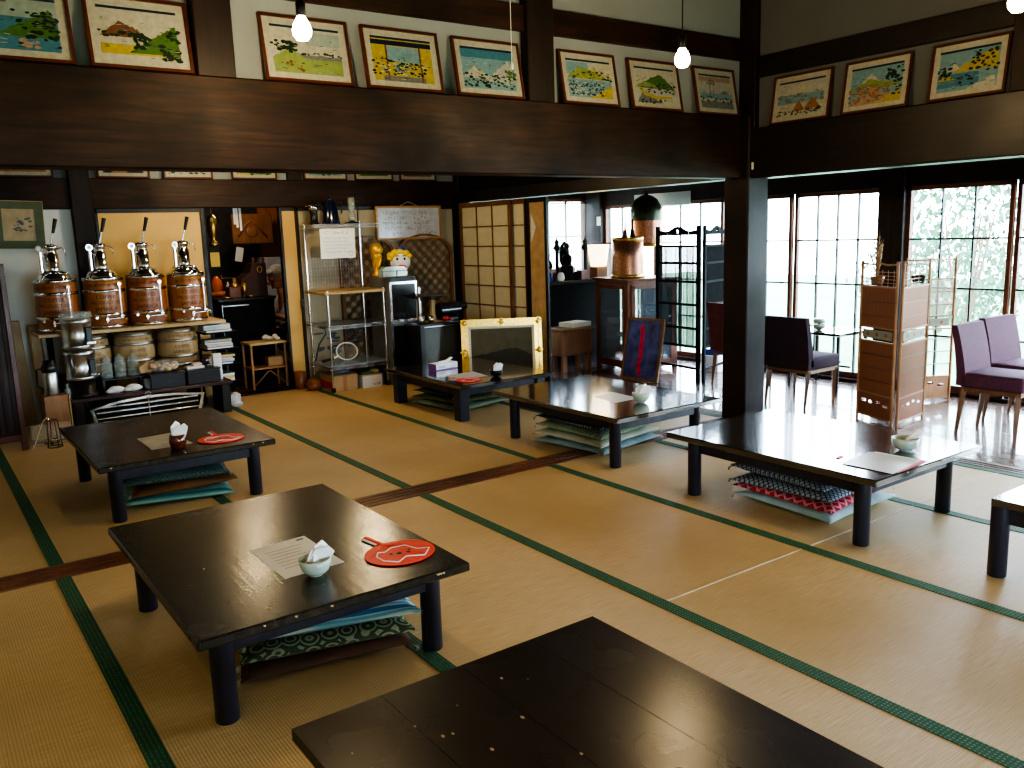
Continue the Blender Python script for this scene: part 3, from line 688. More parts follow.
specs = {
 'lake': [('rect', 0, 0, 1, 1, 'sky'), ('rect', 0, 0, 1, .62, 'blue'), ('hill', .35, 1, .25, .8, .9, 'green'), ('blobs', .55, 1, .1, .75, 26, .018, 'dgreen'), ('poly', 'brown', [(.0, .8), (.5, .88), (.5, .91), (0, .83)]), ('blobs', .55, .8, .05, .2, 6, .02, 'pink'), ('blobs', .05, .3, .15, .35, 8, .012, 'dgreen')],
 'hill': [SKY, ('rect', 0, .08, 1, .28, 'yellow'), ('hill', 0, .62, .42, .74, .45, 'brown'), ('blobs', .0, .55, .42, .52, 18, .014, 'dgreen'), ('hill', .35, 1, .12, .72, .98, 'green'), ('blobs', .4, .65, .22, .45, 14, .016, 'dgreen'), ('blobs', .75, 1, .02, .3, 14, .018, 'dgreen'), ('blobs', .85, 1, .4, .62, 10, .014, 'dgreen')],
 'field': [SKY, ('rect', .5, .62, 1, .9, 'sky'), ('rect', 0, 0, 1, .32, 'lgreen'), ('rect', .2, .32, 1, .40, 'grey'), ('hill', 0, .5, .3, .5, .5, 'lgreen'), ('blobs', 0, .35, .45, .7, 14, .02, 'dgreen'), ('blobs', .4, 1, .4, .46, 12, .012, 'dgreen'), ('blobs', .1, .4, .05, .25, 6, .014, 'brown')],
 'house': [('rect', 0, 0, 1, 1, 'yellow'), ('rect', .25, .45, .8, .8, 'lblue'), ('rect', 0, .82, 1, .93, 'navy'), ('rect', .15, 0, .85, .12, 'grey'), ('rect', .22, .0, .25, .82, 'brown'), ('rect', .78, .0, .81, .82, 'brown'), ('blobs', .0, .9, .15, .5, 34, .013, 'dgreen'), ('blobs', .1, .9, .15, .45, 14, .012, 'cream'), ('blobs', .3, .7, .2, .4, 10, .012, 'blue')],
 'snow': [('rect', 0, 0, 1, 1, 'lblue'), ('rect', 0, .75, 1, 1, 'blue'), ('hill', .0, .55, .25, .55, .4, 'cream'), ('hill', .45, 1, .2, .75, .8, 'mat'), ('blobs', 0, 1, .05, .35, 40, .014, 'dgreen'), ('blobs', .1, .9, .15, .4, 14, .014, 'cream'), ('blobs', .8, 1, .3, .5, 8, .02, 'green')],
 'river': [('rect', 0, 0, 1, 1, 'cream'), ('rect', 0, .6, .5, .93, 'lblue'), ('rect', 0, 0, 1, .48, 'lblue'), ('hill', 0, 1, .5, .82, .3, 'lgreen'), ('blobs', .1, 1, .5, .8, 18, .016, 'yellow'), ('blobs', .1, 1, .48, .72, 16, .014, 'dgreen'), ('blobs', 0, .8, .05, .42, 40, .013, 'navy'), ('blobs', 0, .8, .05, .42, 26, .012, 'cream'), ('hill', .5, 1, 0, .35, 1, 'yellow')],
 'bend': [SKY, ('hill', 0, 1, .4, .85, .62, 'green'), ('rect', 0, .2, 1, .42, 'mat'), ('hill', .0, .6, 0, .35, .3, 'grey'), ('poly', 'yellow', [(.05, .42), (.2, .2), (.5, .12), (.9, .16), (.9, .22), (.5, .2), (.25, .28), (.1, .46)]), ('blobs', .3, 1, .3, .55, 22, .014, 'dgreen'), ('blobs', 0, .9, 0, .1, 12, .014, 'dgreen'), ('hill', 0, .6, .45, .6, .4, 'lgreen')],
 'coast': [('rect', 0, 0, 1, 1, 'mat'), ('rect', 0, .8, 1, .93, 'pink'), ('rect', 0, .3, 1, .45, 'lblue'), ('rect', 0, 0, 1, .2, 'grey'), ('rect', .3, .3, .32, .85, 'brown'), ('rect', .42, .3, .435, .8, 'brown'), ('blobs', .25, .5, .72, .85, 8, .014, 'grey'), ('blobs', 0, 1, .18, .34, 20, .014, 'dgreen'), ('hill', .6, .9, .44, .55, .5, 'grey')],
 'huts': [SKY, ('rect', 0, .55, 1, .93, 'mat'), ('hill', .2, .8, .65, .95, .5, 'cream'), ('rect', 0, .35, 1, .6, 'lblue'), ('blobs', 0, 1, .38, .62, 18, .018, 'grey'), ('hill', .35, .6, .12, .42, .5, 'orange'), ('hill', .6, .95, .15, .45, .5, 'orange'), ('blobs', 0, 1, .02, .16, 28, .012, 'dgreen')],
 'town': [('rect', 0, 0, 1, 1, 'lblue'), ('hill', .2, .6, .55, .8, .5, 'cream'), ('hill', 0, 1, .4, .68, .4, 'lgreen'), ('hill', 0, 1, 0, .5, .35, 'pink'), ('blobs', 0, .8, .05, .5, 34, .016, 'orange'), ('blobs', 0, .8, .1, .5, 20, .014, 'grey'), ('blobs', .7, 1, .5, .9, 16, .02, 'dgreen'), ('hill', .5, 1, 0, .3, 1, 'yellow'), ('blobs', .85, 1, .15, .45, 6, .014, 'dgreen')],
 'inlet': [('rect', 0, 0, 1, 1, 'lblue'), ('hill', .1, .4, .5, .68, .5, 'cream'), ('hill', .25, 1, .45, .95, .95, 'yellow'), ('rect', 0, .1, .7, .42, 'blue'), ('blobs', .0, .25, .3, .6, 14, .018, 'dgreen'), ('hill', 0, .3, .28, .42, .4, 'yellow'), ('hill', .5, 1, .0, .25, .9, 'cream'), ('blobs', .35, .6, .05, .35, 8, .016, 'dgreen'), ('blobs', .55, 1, .38, .9, 22, .015, 'dgreen')]}
L = 'leaning on the big beam'
for x0, x1, h, sp, lb in ((.27, .72, .31, 'lake', 'print of a blue lake with green shore, leftmost on the big beam, cut off'),
                     (.776, 1.20, .315, 'hill', 'print of a brown hill over green slope, second from left on the big beam'),
                     (1.53, 1.98, .32, 'field', 'pale print of a field with a dark tree, behind the left hanging bulb'),
                     (2.055, 2.505, .32, 'house', 'print of a yellow house front with small figures, on the big beam'),
                     (2.595, 3.045, .32, 'snow', 'blue print of snowy hills, just left of the short dark post'),
                     (3.335, 3.78, .32, 'river', 'print of a blue river with yellow bank, just right of the short dark post'),
                     (3.89, 4.34, .32, 'bend', 'print of green hills with a yellow river bend, behind the right hanging bulb'),
                     (4.485, 4.90, .32, 'coast', 'grey print of a shore with two thin trees, last before the corner pillar')):
    framed(lb, (x0+x1)/2, 4.068, 2.174, 0, x1-x0, h, specs[sp], hash(sp) % 7 if False else len(sp)*7, 11)
for y0, y1, sp, lb in ((3.41, 3.86, 'huts', 'print of orange brown huts under a grey sky, right of the corner pillar'),
                   (2.88, 3.32, 'town', 'print of a brown hillside town, middle of the three on the right beam'),
                   (2.33, 2.76, 'inlet', 'print of a blue inlet with yellow hills, rightmost on the right beam')):
    framed(lb, 4.972, (y0+y1)/2, 2.092, -90, y1-y0, .32, specs[sp], len(lb), 9)
dk = {'d1': [('rect', 0, 0, 1, 1, 'navy'), ('hill', 0, 1, .1, .6, .5, 'brown'), ('rect', 0, 0, 1, .1, 'orange')], 'd2': [('rect', 0, 0, 1, 1, 'grey'), ('hill', 0, 1, 0, .4, .6, 'navy'), ('hill', .2, .6, 0, .35, .3, 'orange')],
      'd3': [('rect', 0, 0, 1, 1, 'mat'), ('blobs', 0, 1, 0, .4, 24, .02, 'dgreen')], 'd4': [('rect', 0, 0, 1, 1, 'green'), ('hill', 0, .4, 0, .4, .4, 'yellow'), ('blobs', .3, 1, 0, .5, 16, .02, 'dgreen')],
      'd5': [('rect', 0, 0, 1, 1, 'lblue'), ('blobs', .2, .8, 0, .4, 18, .02, 'dgreen')], 'd6': [('rect', 0, 0, 1, 1, 'lgreen'), ('hill', 0, 1, 0, .4, .7, 'green')], 'd7': [('rect', 0, 0, 1, 1, 'mat'), ('rect', 0, 0, 1, .3, 'brown')]}
for (x0, x1, s), lb in zip(((.70, 1.133, 'd1'), (1.46, 1.879, 'd2'), (1.994, 2.414, 'd3'), (2.585, 3.006, 'd4'), (3.273, 3.717, 'd5'), (3.803, 4.225, 'd6'), (4.305, 4.732, 'd7')),
        ('lower edge of a dark print above the green-mounted picture', 'lower edge of a print on the back beam, right of the dark wall post', 'lower edge of a framed print with dark trees, above the third brass-topped barrel', 'lower edge of a green and yellow print above the kitchen doorway', 'lower edge of a framed pale blue print above the wire rack', 'lower edge of a framed pale green print above the notice board', 'lower edge of a framed print above the right end of the notice board')):
    framed(lb, (x0+x1)/2, 7.925, 1.988, 0, x1-x0, .32, dk[s], len(lb), 8, 'framed prints on the back beam')
# green mounted picture on left wall
t = thing('framed_picture', 'green-mounted sepia picture hung on the white wall above the first barrel', 'picture', (.84, 7.90, 1.43), 0, None, 0, 2)
b = MB(); b.prism([[(-.18, 0), (.17, 0), (.17, .37), (-.18, .37)], [(-.12, .06), (-.12, .31), (.11, .31), (.11, .06)]], -.012, .0); b.build('mount', M('green_mount', (.10, .125, .075), .7), t)
b = MB(); b.box(-.185, .175, 0, .012, -.005, .375); b.build('frame', m_lightwood, t)
b = MB(); b.poly([(-.12, -.005, .06), (.11, -.005, .06), (.11, -.005, .31), (-.12, -.005, .31)]); r = random.Random(2); blobs(b, -.04, .08, .14, .24, 16, .02, 1, -.006, r); b.build('picture_sheet', [M('sepia', (.42, .32, .2), .7), m_inkg], t)

# ------------------------------------------------------------------ hanging bulbs
def bulb(label, x, y, z, ztop=ZC, power=40, small=False):
    t = thing('hanging_bulb', label, 'light bulb', (x, y, z), 0, 'bare hanging bulbs')
    b = MB(); b.lathe([(0, -.042), (.022, -.037), (.035, -.02), (.038, 0), (.032, .022), (.018, .045), (.014, .055)], seg=18); b.build('bulb', emis('warm_bulb', (1, .86, .58), 38), t)
    b = MB(); b.lathe([(.015, .05), (.019, .055), (.019, .10), (.012, .112), (0, .112)], seg=14); b.build('socket', m_black, t)
    b = MB(); b.cyl((0, 0, .11), (0, 0, ztop-z), .0035, seg=6); b.build('cord', m_black, t)
    l = bpy.data.lights.new('bulb_light', 'POINT'); l.energy = power; l.color = (1, .74, .40); l.shadow_soft_size = .05
    lo = bpy.data.objects.new('bulb_light', l); lo.location = (x, y, z-.09); COL.objects.link(lo)
PW = 22
bulb('bare lit bulb in front of the pale field print, left of the two', 1.416, 3.341, 2.24, power=PW)
bulb('bare lit bulb in front of the green river bend print, right of the two', 3.26, 3.06, 2.24, power=PW)
bulb('bare lit bulb at the upper right edge of the view', 3.69, 1.70, 2.255, power=PW*.8)
bulb('lit bulb in the back room near the wire rack, hidden by the big beam', 3.1, 6.5, 2.02, power=PW*1.35)
bulb('lit bulb over the barrels in the back room, behind the big beam', 2.25, 7.15, 2.10, power=PW*.6)
bulb('bare lit bulb out of view in the front room, left of the camera', -.3, .8, 2.24, power=PW)
b = MB(); b.cyl((0, 0, .02), (0, 0, .95), .0018, seg=5); b.lathe([(0, -.012), (.007, -.01), (.008, .01), (.003, .022)], seg=8)
solo('pull_cord', b, m_white, 'thin white pull cord hanging in front of the blue snowy print', 'pull cord', (2.62, 3.60, 2.24))

# ------------------------------------------------------------------ coffee barrels
def barrel_machine(label, x, y, z, mat, rz=0):
    t = thing('lever_coffee_barrel', label, 'coffee machine', (x+.022+(.010 if 1.6 < x < 1.7 else -.004), y, z), rz, 'wooden barrel coffee machines with levers')
    R = .150; H = .40
    pr = [(R*.97, 0), (R*1.0, .05), (R*1.03, .2), (R*1.0, .35), (R*.97, H), (R*.85, H), (0, H-.004)]
    b = MB(); b.lathe(pr, seg=28); b.build('barrel_body', mat, t)
    for z0, z1, rr in ((.0, .025, 1.0), (.095, .12, 1.03), (.285, .31, 1.03), (H-.02, H+.008, 1.0)):
        b = MB(); b.lathe([(R*rr*.98, z0), (R*rr+.004, z0), (R*rr+.004, z1), (R*rr*.98, z1)], seg=28); b.build('hoop', m_chrome, t)
    b = MB(); b.lathe([(.12, H+.005), (.118, H+.02), (.10, H+.05), (.07, H+.07), (.05, H+.078), (0, H+.08)], seg=24)
    for k in range(6): a = k*pi/3; b.ball((.09*cos(a), .09*sin(a), H+.05), .012, seg=8)
    b.build('chrome_dome', m_chrome, t)
    b = MB(); b.lathe([(.05, H+.07), (.05, H+.20), (.042, H+.205), (.040, H+.24), (.052, H+.245), (.052, H+.265), (.02, H+.28), (0, H+.28)], seg=18)
    b.cyl((.04, 0, H+.24), (.075, -.01, H+.25), .006); b.tube([(.075, -.01, H+.25), (.092, -.02, H+.24), (.10, -.02, H+.19)], .004, 6); b.build('piston_housing', m_chrome, t)
    b = MB(); b.cyl((-.075, -.02, H+.04), (-.075, -.02, H+.22), .014); b.cyl((-.075, -.02, H+.20), (-.03, 0, H+.2), .008); b.cyl((-.075, -.02, H+.07), (-.03, 0, H+.07), .008); b.build('side_tube', m_chrome, t)
    b = MB(); b.cyl((-.08, -.045, H+.245), (-.08, -.015, H+.245), .026, seg=16); b.build('gauge', m_chrome, t)
    b = MB(); b.cyl((-.08, -.047, H+.245), (-.08, -.0455, H+.245), .016, seg=16); b.build('gauge_dial', m_white, t)
    b = MB(); b.cyl((.005, 0, H+.27), (.034, -.01, H+.38), .007); b.build('lever', m_chrome, t)
    b = MB(); b.cyl((.032, -.009, H+.365), (.06, -.016, H+.475), .012, .016); b.build('lever_grip', m_black, t)
    b = MB(); b.cyl((.09, -.15, .08), (.09, -.15, .35), .005); b.cyl((.09, -.11, .35), (.09, -.16, .35), .012); b.cyl((.09, -.11, .09), (.09, -.16, .09), .012); b.build('sight_glass', m_chrome, t)
    b = MB(); b.cyl((-.03, -.13, .075), (-.03, -.20, .075), .011); b.cyl((-.03, -.19, .05), (-.03, -.19, .09), .009); b.cyl((-.03, -.185, .075), (.11, -.185, .082), .007); b.cyl((.11, -.20, .07), (.11, -.14, .09), .012); b.cyl((-.10, -.135, .09), (-.10, -.165, .09), .01); b.build('tap', m_chrome, t)
    for i, (tx, zz, sz) in enumerate((('COFFEE', .25, .042), ('PRODUCT OF', .205, .036), ('JAMAICA', .155, .042), ('BLUE MOUNTAIN', .345, .030))):
        b = MB(); b.text(tx, sz, lambda x, y, zz=zz: (R*1.045*sin(x/R-.12), -R*1.045*cos(x/R-.12), zz+y)); b.build('lettering', m_burnt, t)
    return t
yb = 7.60
t1 = barrel_machine('lever barrel coffee machine standing leftmost, in front of the white wall', .985, yb, .775, m_barreld, -8)
for x, lb in ((1.335, 'lever barrel coffee machine second from the left, in front of the dark post'), (1.645, 'lever barrel coffee machine third from the left'), (1.985, 'lever barrel coffee machine rightmost, beside the kitchen doorway')):
    if x == 1.645: barrel_machine(lb, x, yb, .775, m_barreld, -6)
    else: barrel_machine(lb, x, yb, .775, m_barrel, 0 if x < 1.5 else 6)
b = MB(); b.box(.82, 2.25, 7.39, 7.90, .745, .772, 0, .003); solo('shelf_board', b, m_lightwood, 'long pale wooden board carrying the four lever barrels', 'shelf')
def small_barrel(label, x, y, z, rz=0):
    t = thing('small_wooden_barrel', label, 'barrel', (x, y, z), rz, 'small pale barrels under the board')
    b = MB(); b.lathe([(0, 0), (.13, 0), (.152, .06), (.165, .15), (.165, .19), (.152, .27), (.135, .33), (.12, .33), (0, .325)], seg=26); b.build('barrel_body', m_pale, t)
    for z0, rr in ((.02, .142), (.09, .160), (.225, .163), (.3, .146)):
        b = MB(); b.lathe([(rr-.002, z0), (rr+.003, z0), (rr+.002, z0+.022), (rr-.004, z0+.022)], seg=26); b.build('hoop', m_steel, t)
    for tx, zz, s_ in (('COFFEE', .185, .035), ('JAMAICA', .14, .035), ('BLUE MOUNTAIN', .272, .026)):
        b = MB(); b.text(tx, s_, lambda x, y, zz=zz: (.172*sin(x/.165), -.172*cos(x/.165)+.006*(zz > .25)*2, zz+y)); b.build('lettering', m_faded, t)
small_barrel('pale barrel leftmost, behind the stacked steel dispenser', 1.19, 7.60, .39)
small_barrel('pale barrel in the middle, behind the glass jars', 1.53, 7.60, .39)
small_barrel('pale barrel rightmost, beside the book pile', 1.88, 7.60, .39)
b = MB(); b.box(.95, 2.05, 7.50, 7.88, .36, .388, 0, .003); b.box(.97, 1.0, 7.55, 7.85, 0, .36); b.box(2.0, 2.03, 7.55, 7.85, 0, .36)
for x in (.95, 2.02): b.box(x-.02, x+.02, 7.84, 7.88, .0, .745)
solo('low_rack', b, m_blackm, 'black low rack behind the console holding the pale barrels and the board', 'rack')
# console with chrome grille
t = thing('console_bench', 'dark red-brown low console bench with chrome grille below', 'bench', (1.58, 7.35, 0))
b = MB(); b.box(-.62, .62, -.17, .16, .245, .275, 0, .005); b.build('bench_top', wood('dark_plum_top', (.05, .018, .02), (.08, .03, .03), .3, 0), t)
for sx in (-1, 1):
    b = MB(); b.box(sx*.565-.035, sx*.565+.035, -.14, .14, 0, .245, 0, .004); b.build('leg', m_black, t)
t = thing('car_grille', 'chrome car radiator grille leaning under the console bench', 'car grille', (1.51, 7.165, .012), 0, None, 3)
o1 = [(-.43, .17), (-.40, .01), (-.36, 0), (.36, 0), (.39, .01), (.44, .195), (.2, .222), (0, .228), (-.25, .21)]
cx_ = lambda p: (p[0]*.94, .11+(p[1]-.11)*.84)
b = MB(); b.prism([o1, [cx_(p) for p in o1][::-1]], -.02, .01); b.build('surround', m_chrome, t)
b = MB()
for z in (.045, .09, .135, .175): b.box(-.39, .39, -.016, .004, z-.009, z+.007, 0, .004)
b.build('bar', m_chrome, t)
b = MB(); b.box(-.4, .41, .006, .01, .01, .20); b.build('backing', m_blackm, t)
b = MB(); b.cyl((0, -.015, 0.01), (0, -.015, .225), .006); b.tube([(.022*cos(2*pi*k/20), -.02, .235+.022*sin(2*pi*k/20)) for k in range(20)], .003, 6, closed=True)
for k in range(3): a = pi/2+k*2*pi/3; b.cyl((0, -.02, .235), (.022*cos(a), -.02, .235+.022*sin(a)), .004, .001, 6)
b.build('star_emblem', m_chrome, t)
# steel dispenser (two tiers)
t = thing('stacked_dispenser', 'two-tier steel and glass drink dispenser on the console bench', 'drink dispenser', (1.07, 7.275, .276))
b = MB(); b.lathe([(.10, 0), (.11, .01), (.11, .03), (.09, .04), (.09, .135), (.0, .135)], seg=22); b.build('base', m_black, t)
for z in (.14, .385):
    b = MB(); b.lathe([(.105, z), (.112, z+.005), (.112, z+.025), (.106, z+.03), (.106, z+.19), (.112, z+.195), (.112, z+.215), (.10, z+.225), (0, z+.225)], seg=26); b.build('tier', m_steel, t)
    b = MB(); b.box(.045, .085, -.118, -.095, z+.05, z+.16, 0, .004); b.build('tap', m_black, t)
    b = MB(); b.box(.04, .11, -.135, -.10, z+.03, z+.055, 0, .004); b.build('spout', m_chrome, t)
b = MB(); b.lathe([(.108, .61), (.115, .615), (.115, .655), (.104, .66), (.06, .668), (0, .67)], seg=24); b.build('glass_lid', m_gjar, t)
for i, (x, y, lb) in enumerate(((1.275, 7.42, 'ribbed glass jar nearest the steel dispenser'), (1.375, 7.42, 'ribbed glass jar in the middle of the three'), (1.475, 7.42, 'ribbed glass jar next to the biscuit bag'))):
    t = thing('glass_jar', lb, 'jar', (x, y, .378), 0, 'ribbed glass jars on the console')
    b = MB(); p = [(.04, 0)]
    for k in range(8): p += [(.046, .012+k*.014), (.042, .019+k*.014)]
    p += [(.034, .135), (.034, .15), (.03, .15)]; b.lathe(p, seg=16); b.build('jar_body', m_gjar, t)
    b = MB(); b.lathe([(.036, .148), (.036, .165), (.012, .17), (.012, .185), (0, .187)], seg=14); b.build('lid', m_gjar, t)
b = MB(); b.box(-.16, .16, -.06, .06, .0, .012, 0, .002)
for sx in (-.14, .14): b.box(sx-.008, sx+.008, -.05, .05, -.09, 0)
solo('jar_tray', b, m_black, 'small black stand holding the three glass jars', 'tray', (1.375, 7.41, .366))
for x, lb in ((1.30, 'crumpled white cloth bundle under the jar stand, left'), (1.43, 'white folded cloth under the jar stand, right')):
    b = MB(); b.ball((0, 0, .03), .06, 1, .7, .5, 12); b.ball((.035, .01, .025), .04, 1, .8, .5, 10); b.ball((-.04, -.01, .022), .035, 1.2, .8, .5, 10); solo('folded_cloth', b, m_paperw, lb, 'cloth', (x, 7.27, .272), 0, 'cloths on the console')
b = MB(); b.lathe([(.028, 0), (.032, .08), (.030, .08), (.026, .004), (0, .004)], seg=16); solo('tumbler', b, m_gjar, 'clear tumbler beside the left black tray', 'glass', (1.545, 7.28, .276))
def wire_tray(label, x, y, z):
    t = thing('black_tray', label, 'tray', (x, y, z), 0, 'black slotted trays on the console'); b = MB()
    for k in range(7): b.box(-.135, .135, -.085, -.08, .006+k*.016, .015+k*.016); b.box(-.135, .135, .08, .085, .006+k*.016, .015+k*.016); b.box(-.135, -.13, -.08, .08, .006+k*.016, .015+k*.016); b.box(.13, .135, -.08, .08, .006+k*.016, .015+k*.016)
    b.box(-.13, .13, -.079, .079, 0, .10); b.build('tray_body', m_black, t)
    b = MB(); b.box(-.14, .14, -.09, .09, .112, .118, 0, .002); b.build('rim', m_black, t)
wire_tray('slotted black tray under the biscuit bag', 1.69, 7.30, .276); wire_tray('slotted black tray at the right end of the console', 1.98, 7.30, .276)
t = thing('biscuit_bag', 'clear bag of light brown biscuits on the left slotted tray', 'bag', (1.69, 7.32, .396)); b = MB(); r = random.Random(5)
for i in range(22): b.ball((r.uniform(-.1, .1), r.uniform(-.05, .05), r.uniform(.02, .06)), .028, 1, 1, .6, 8)
b.build('biscuits', M('biscuit', (.55, .36, .18), .8, var=.3), t)
b = MB(); b.ball((0, 0, .045), .12, 1.05, .6, .45, 14); b.build('bag_film', glass('film', (.9, .9, .9), .2), t)
b = MB(); b.prism([[(-.045, 0), (.045, 0), (.05, .06), (.01, .085), (-.05, .05)]], -.03, .03); solo('paper_bag', b, M('kraft_paper', (.5, .33, .18), .8), 'small kraft paper bag beside the biscuit bag', 'bag', (1.545, 7.36, .40) , 10)
b = MB(); b.box(-.012, .012, -.04, .04, -.065, .0, 0); solo('bag_stand', b, m_black, 'narrow black block under the kraft paper bag', 'block', (1.545, 7.40, .40)) if False else b.bm.free()
b = MB(); b.box(-.07, .07, -.05, .05, 0, .02, 0, .004); b.box(-.02, .06, -.03, .04, .02, .045, 1, .01); solo('paper_packets', b, [m_paperw, M('pinkish', (.7, .5, .45), .7)], 'white and pink packets lying on the right slotted tray', 'packet', (1.93, 7.31, .395))
b = MB(); b.lathe([(.05, 0), (.058, .02), (.058, .10), (.05, .12), (0, .12)], seg=20); solo('wooden_canister', b, m_brownw, 'brown wooden canister behind the right slotted tray', 'canister', (1.86, 7.42, .276))
t = thing('paper_packet', 'upright white paper packet at the end of the console', 'packet', (2.125, 7.34, .276)); b = MB(); b.box(-.035, .035, -.03, .03, 0, .22, 0, .004); b.build('packet_body', m_paperw, t)
b = MB(); b.box(-.036, .036, -.0305, -.0295, .19, .2); b.build('fold_line', m_paper, t)
# book pile rack right of the console
b = MB()
for z in (.21, .36, .50, .645): b.box(-.15, .15, -.13, .13, z, z+.012, 0, .002)
for sx in (-.13, .13):
    b.box(sx-.01, sx+.01, .10, .12, 0, .645)
solo('magazine_rack', b, m_blackm, 'black tiered rack of magazines between the barrels and the kitchen doorway', 'rack', (2.235, 7.62, 0))
r = random.Random(9); bc = [(.6, .6, .58), (.45, .08, .06), (.05, .12, .35), (.6, .5, .2), (.15, .15, .17), (.35, .45, .40), (.55, .25, .35)]
cn = ['white', 'red', 'blue', 'yellow', 'charcoal', 'grey green', 'pink']; bm_ = [M('cover_' + c.replace(' ', '_'), k, .5) for c, k in zip(cn, bc)]
tn = {.222: 'bottom', .372: 'third', .512: 'second', .657: 'top'}
for z0, cols in ((.222, (0, 3, 5)), (.372, (2, 0, 6, 3)), (.512, (4, 0, 1, 5)), (.657, (4, 0, 5))):
    z = z0
    for j, ci in enumerate(cols):
        th = r.uniform(.016, .024); b = MB(); b.box(-.115, .115, -.095, .095, 0, .003, 0); b.box(-.112, .112, -.094, .092, .003, th-.006, 1 if j % 2 == 0 else 0); b.box(-.115, .115, -.095, .095, th-.006, th, 0)
        pos = 'lowest' if j == 0 else ('topmost' if j == len(cols)-1 else ('second up' if j == 1 else 'third up'))
        solo('magazine', b, [bm_[ci], m_paperw], '%s magazine, %s on the %s shelf of the black rack' % (cn[ci], pos, tn[z0]), 'magazine', (2.215+r.uniform(-.01, .01), 7.60, z), r.uniform(-8, 8), 'magazines on the black rack'); z += th+.0008
b = MB(); b.box(-.11, .11, -.09, .09, 0, .09)
for k in range(5): b.box(-.115, .115, -.1, .09, .012+.018*k, .024+.018*k, 0)
solo('paper_pile', b, m_paperw, 'pile of white leaflets on the tatami beside the console bench', 'paper pile', (2.31, 7.72, .002), 10) if False else None
b = MB()
for k in range(6): b.box(-.11+.004*(k % 3), .11, -.085, .085, .014*k, .012+.014*k, 0)
solo('leaflet_pile', b, m_paperw, 'pile of white leaflets on the floor under the magazine rack', 'paper pile', (2.24, 7.60, .004), 12)
t = thing('clear_bag', 'crumpled clear plastic bag on the floor beside the bench leg', 'bag', (2.27, 7.38, 0)); b = MB(); b.ball((0, 0, .07), .05, 1, .8, 1.4, 10); b.ball((.01, -.01, .03), .055, 1, .8, .6, 10); b.build('bag_body', glass('plastic_bag', (.8, .85, .9), .35, .3), t)

# ------------------------------------------------------------------ left corner
m_till0 = wood('dark_red_backing', (.04, .016, .012), (.07, .025, .018), .5, 2); t = thing('slatted_screen', 'dark reddish slatted wooden screen cut off by the left edge', 'screen', (.61, 6.92, 0))
b = MB(); b.box(-.035, 0, -.02, .02, 0, 1.33, 0, .004); b.box(-.56, -.525, -.02, .02, 0, 1.33, 0, .004); b.box(-.54, -.02, -.018, .018, .07, .12, 0, .003); b.box(-.54, -.02, -.018, .018, 1.27, 1.31, 0, .003); b.build('frame', m_frame, t); b = MB(); b.box(-.53, -.03, .011, .015, .1, 1.29); b.build('backing_board', m_till0, t)
b = MB()
for k in range(9): b.box(-.50+k*.055, -.475+k*.055, -.01, .01, .1, 1.29)
b.build('slats', m_post, t)
b = MB(); b.box(-.045, .045, -.014, .014, 0, .86, 0, .006); solo('leaning_board', b, m_lightwoodz, 'taller pale plank leaning on the white wall by the slatted screen', 'plank', (.735, 7.80, .002), 0, None, 4, -2)
b = MB(); b.box(-.045, .045, -.014, .014, 0, .82, 0, .015); solo('leaning_board', b, m_lightwoodz, 'shorter round-topped plank leaning by the thermos', 'plank', (.86, 7.80, .002), 0, None, 4, -1)
t = thing('upright_box', 'tan upright box supporting the thermos', 'box', (.86, 7.14, 0)); b = MB(); b.box(-.09, .07, -.05, .10, 0, .335, 0, .002); b.build('box_body', wood('tan_crate', (.36, .18, .09), (.45, .25, .13), .6, 2), t)
b = MB(); b.box(.075, .085, -.05, .09, 0, .33, 0, .001); b.build('side_board', m_lightwoodz, t)
t = thing('thermos_pot', 'black and chrome vacuum pot on the tan box', 'thermos', (.84, 7.18, .336))
b = MB(); b.lathe([(.05, 0), (.053, .01), (.053, .15), (.045, .175)], seg=20); b.build('body', m_steel, t)
b = MB(); b.lathe([(.047, .17), (.055, .18), (.055, .22), (.04, .24), (.04, .26), (0, .265)], seg=20); b.tube([(-.05, 0, .2), (-.085, 0, .2), (-.09, 0, .08), (-.055, 0, .04)], .008, 6); b.build('lid', m_black, t)
t = thing('small_kettle_stand', 'little chrome burner stand on the tatami by the slatted screen', 'burner', (.78, 6.86, 0))
b = MB(); b.tube([(.05*cos(2*pi*k/16), .05*sin(2*pi*k/16), .004) for k in range(16)], .004, 5, closed=True)
for k in range(4): a = k*pi/2+.3; b.cyl((.05*cos(a), .05*sin(a), .0), (.035*cos(a), .035*sin(a), .2), .0035, seg=6)
b.tube([(.035*cos(2*pi*k/16), .035*sin(2*pi*k/16), .2) for k in range(16)], .003, 5, closed=True); b.build('wire_frame', m_black, t)
b = MB(); b.lathe([(0, .045), (.03, .045), (.034, .055), (.034, .07), (0, .075)], seg=14); b.build('burner_cup', m_chrome, t)
t = thing('clear_case', 'clear plastic case with metallic base on the tatami by the tan box', 'case', (.78, 7.0, 0)); b = MB(); b.box(-.13, .13, -.05, .05, .03, .15, 0, .004); b.build('cover', glass('acrylic', (.7, .6, .45), .3), t)
b = MB(); b.box(-.14, .14, -.055, .055, 0, .03, 0, .003); b.build('base', m_chrome, t)
b = MB(); b.cyl((-.03, 0, .01), (.05, 0, .20), .004); b.tube([(.05, 0, .2), (.08, 0, .235), (.095, 0, .21)], .01, 6); solo('whisk', b, m_chrome, 'small chrome ladle leaning near the slatted screen', 'ladle', (.66, 6.80, 0), 0)
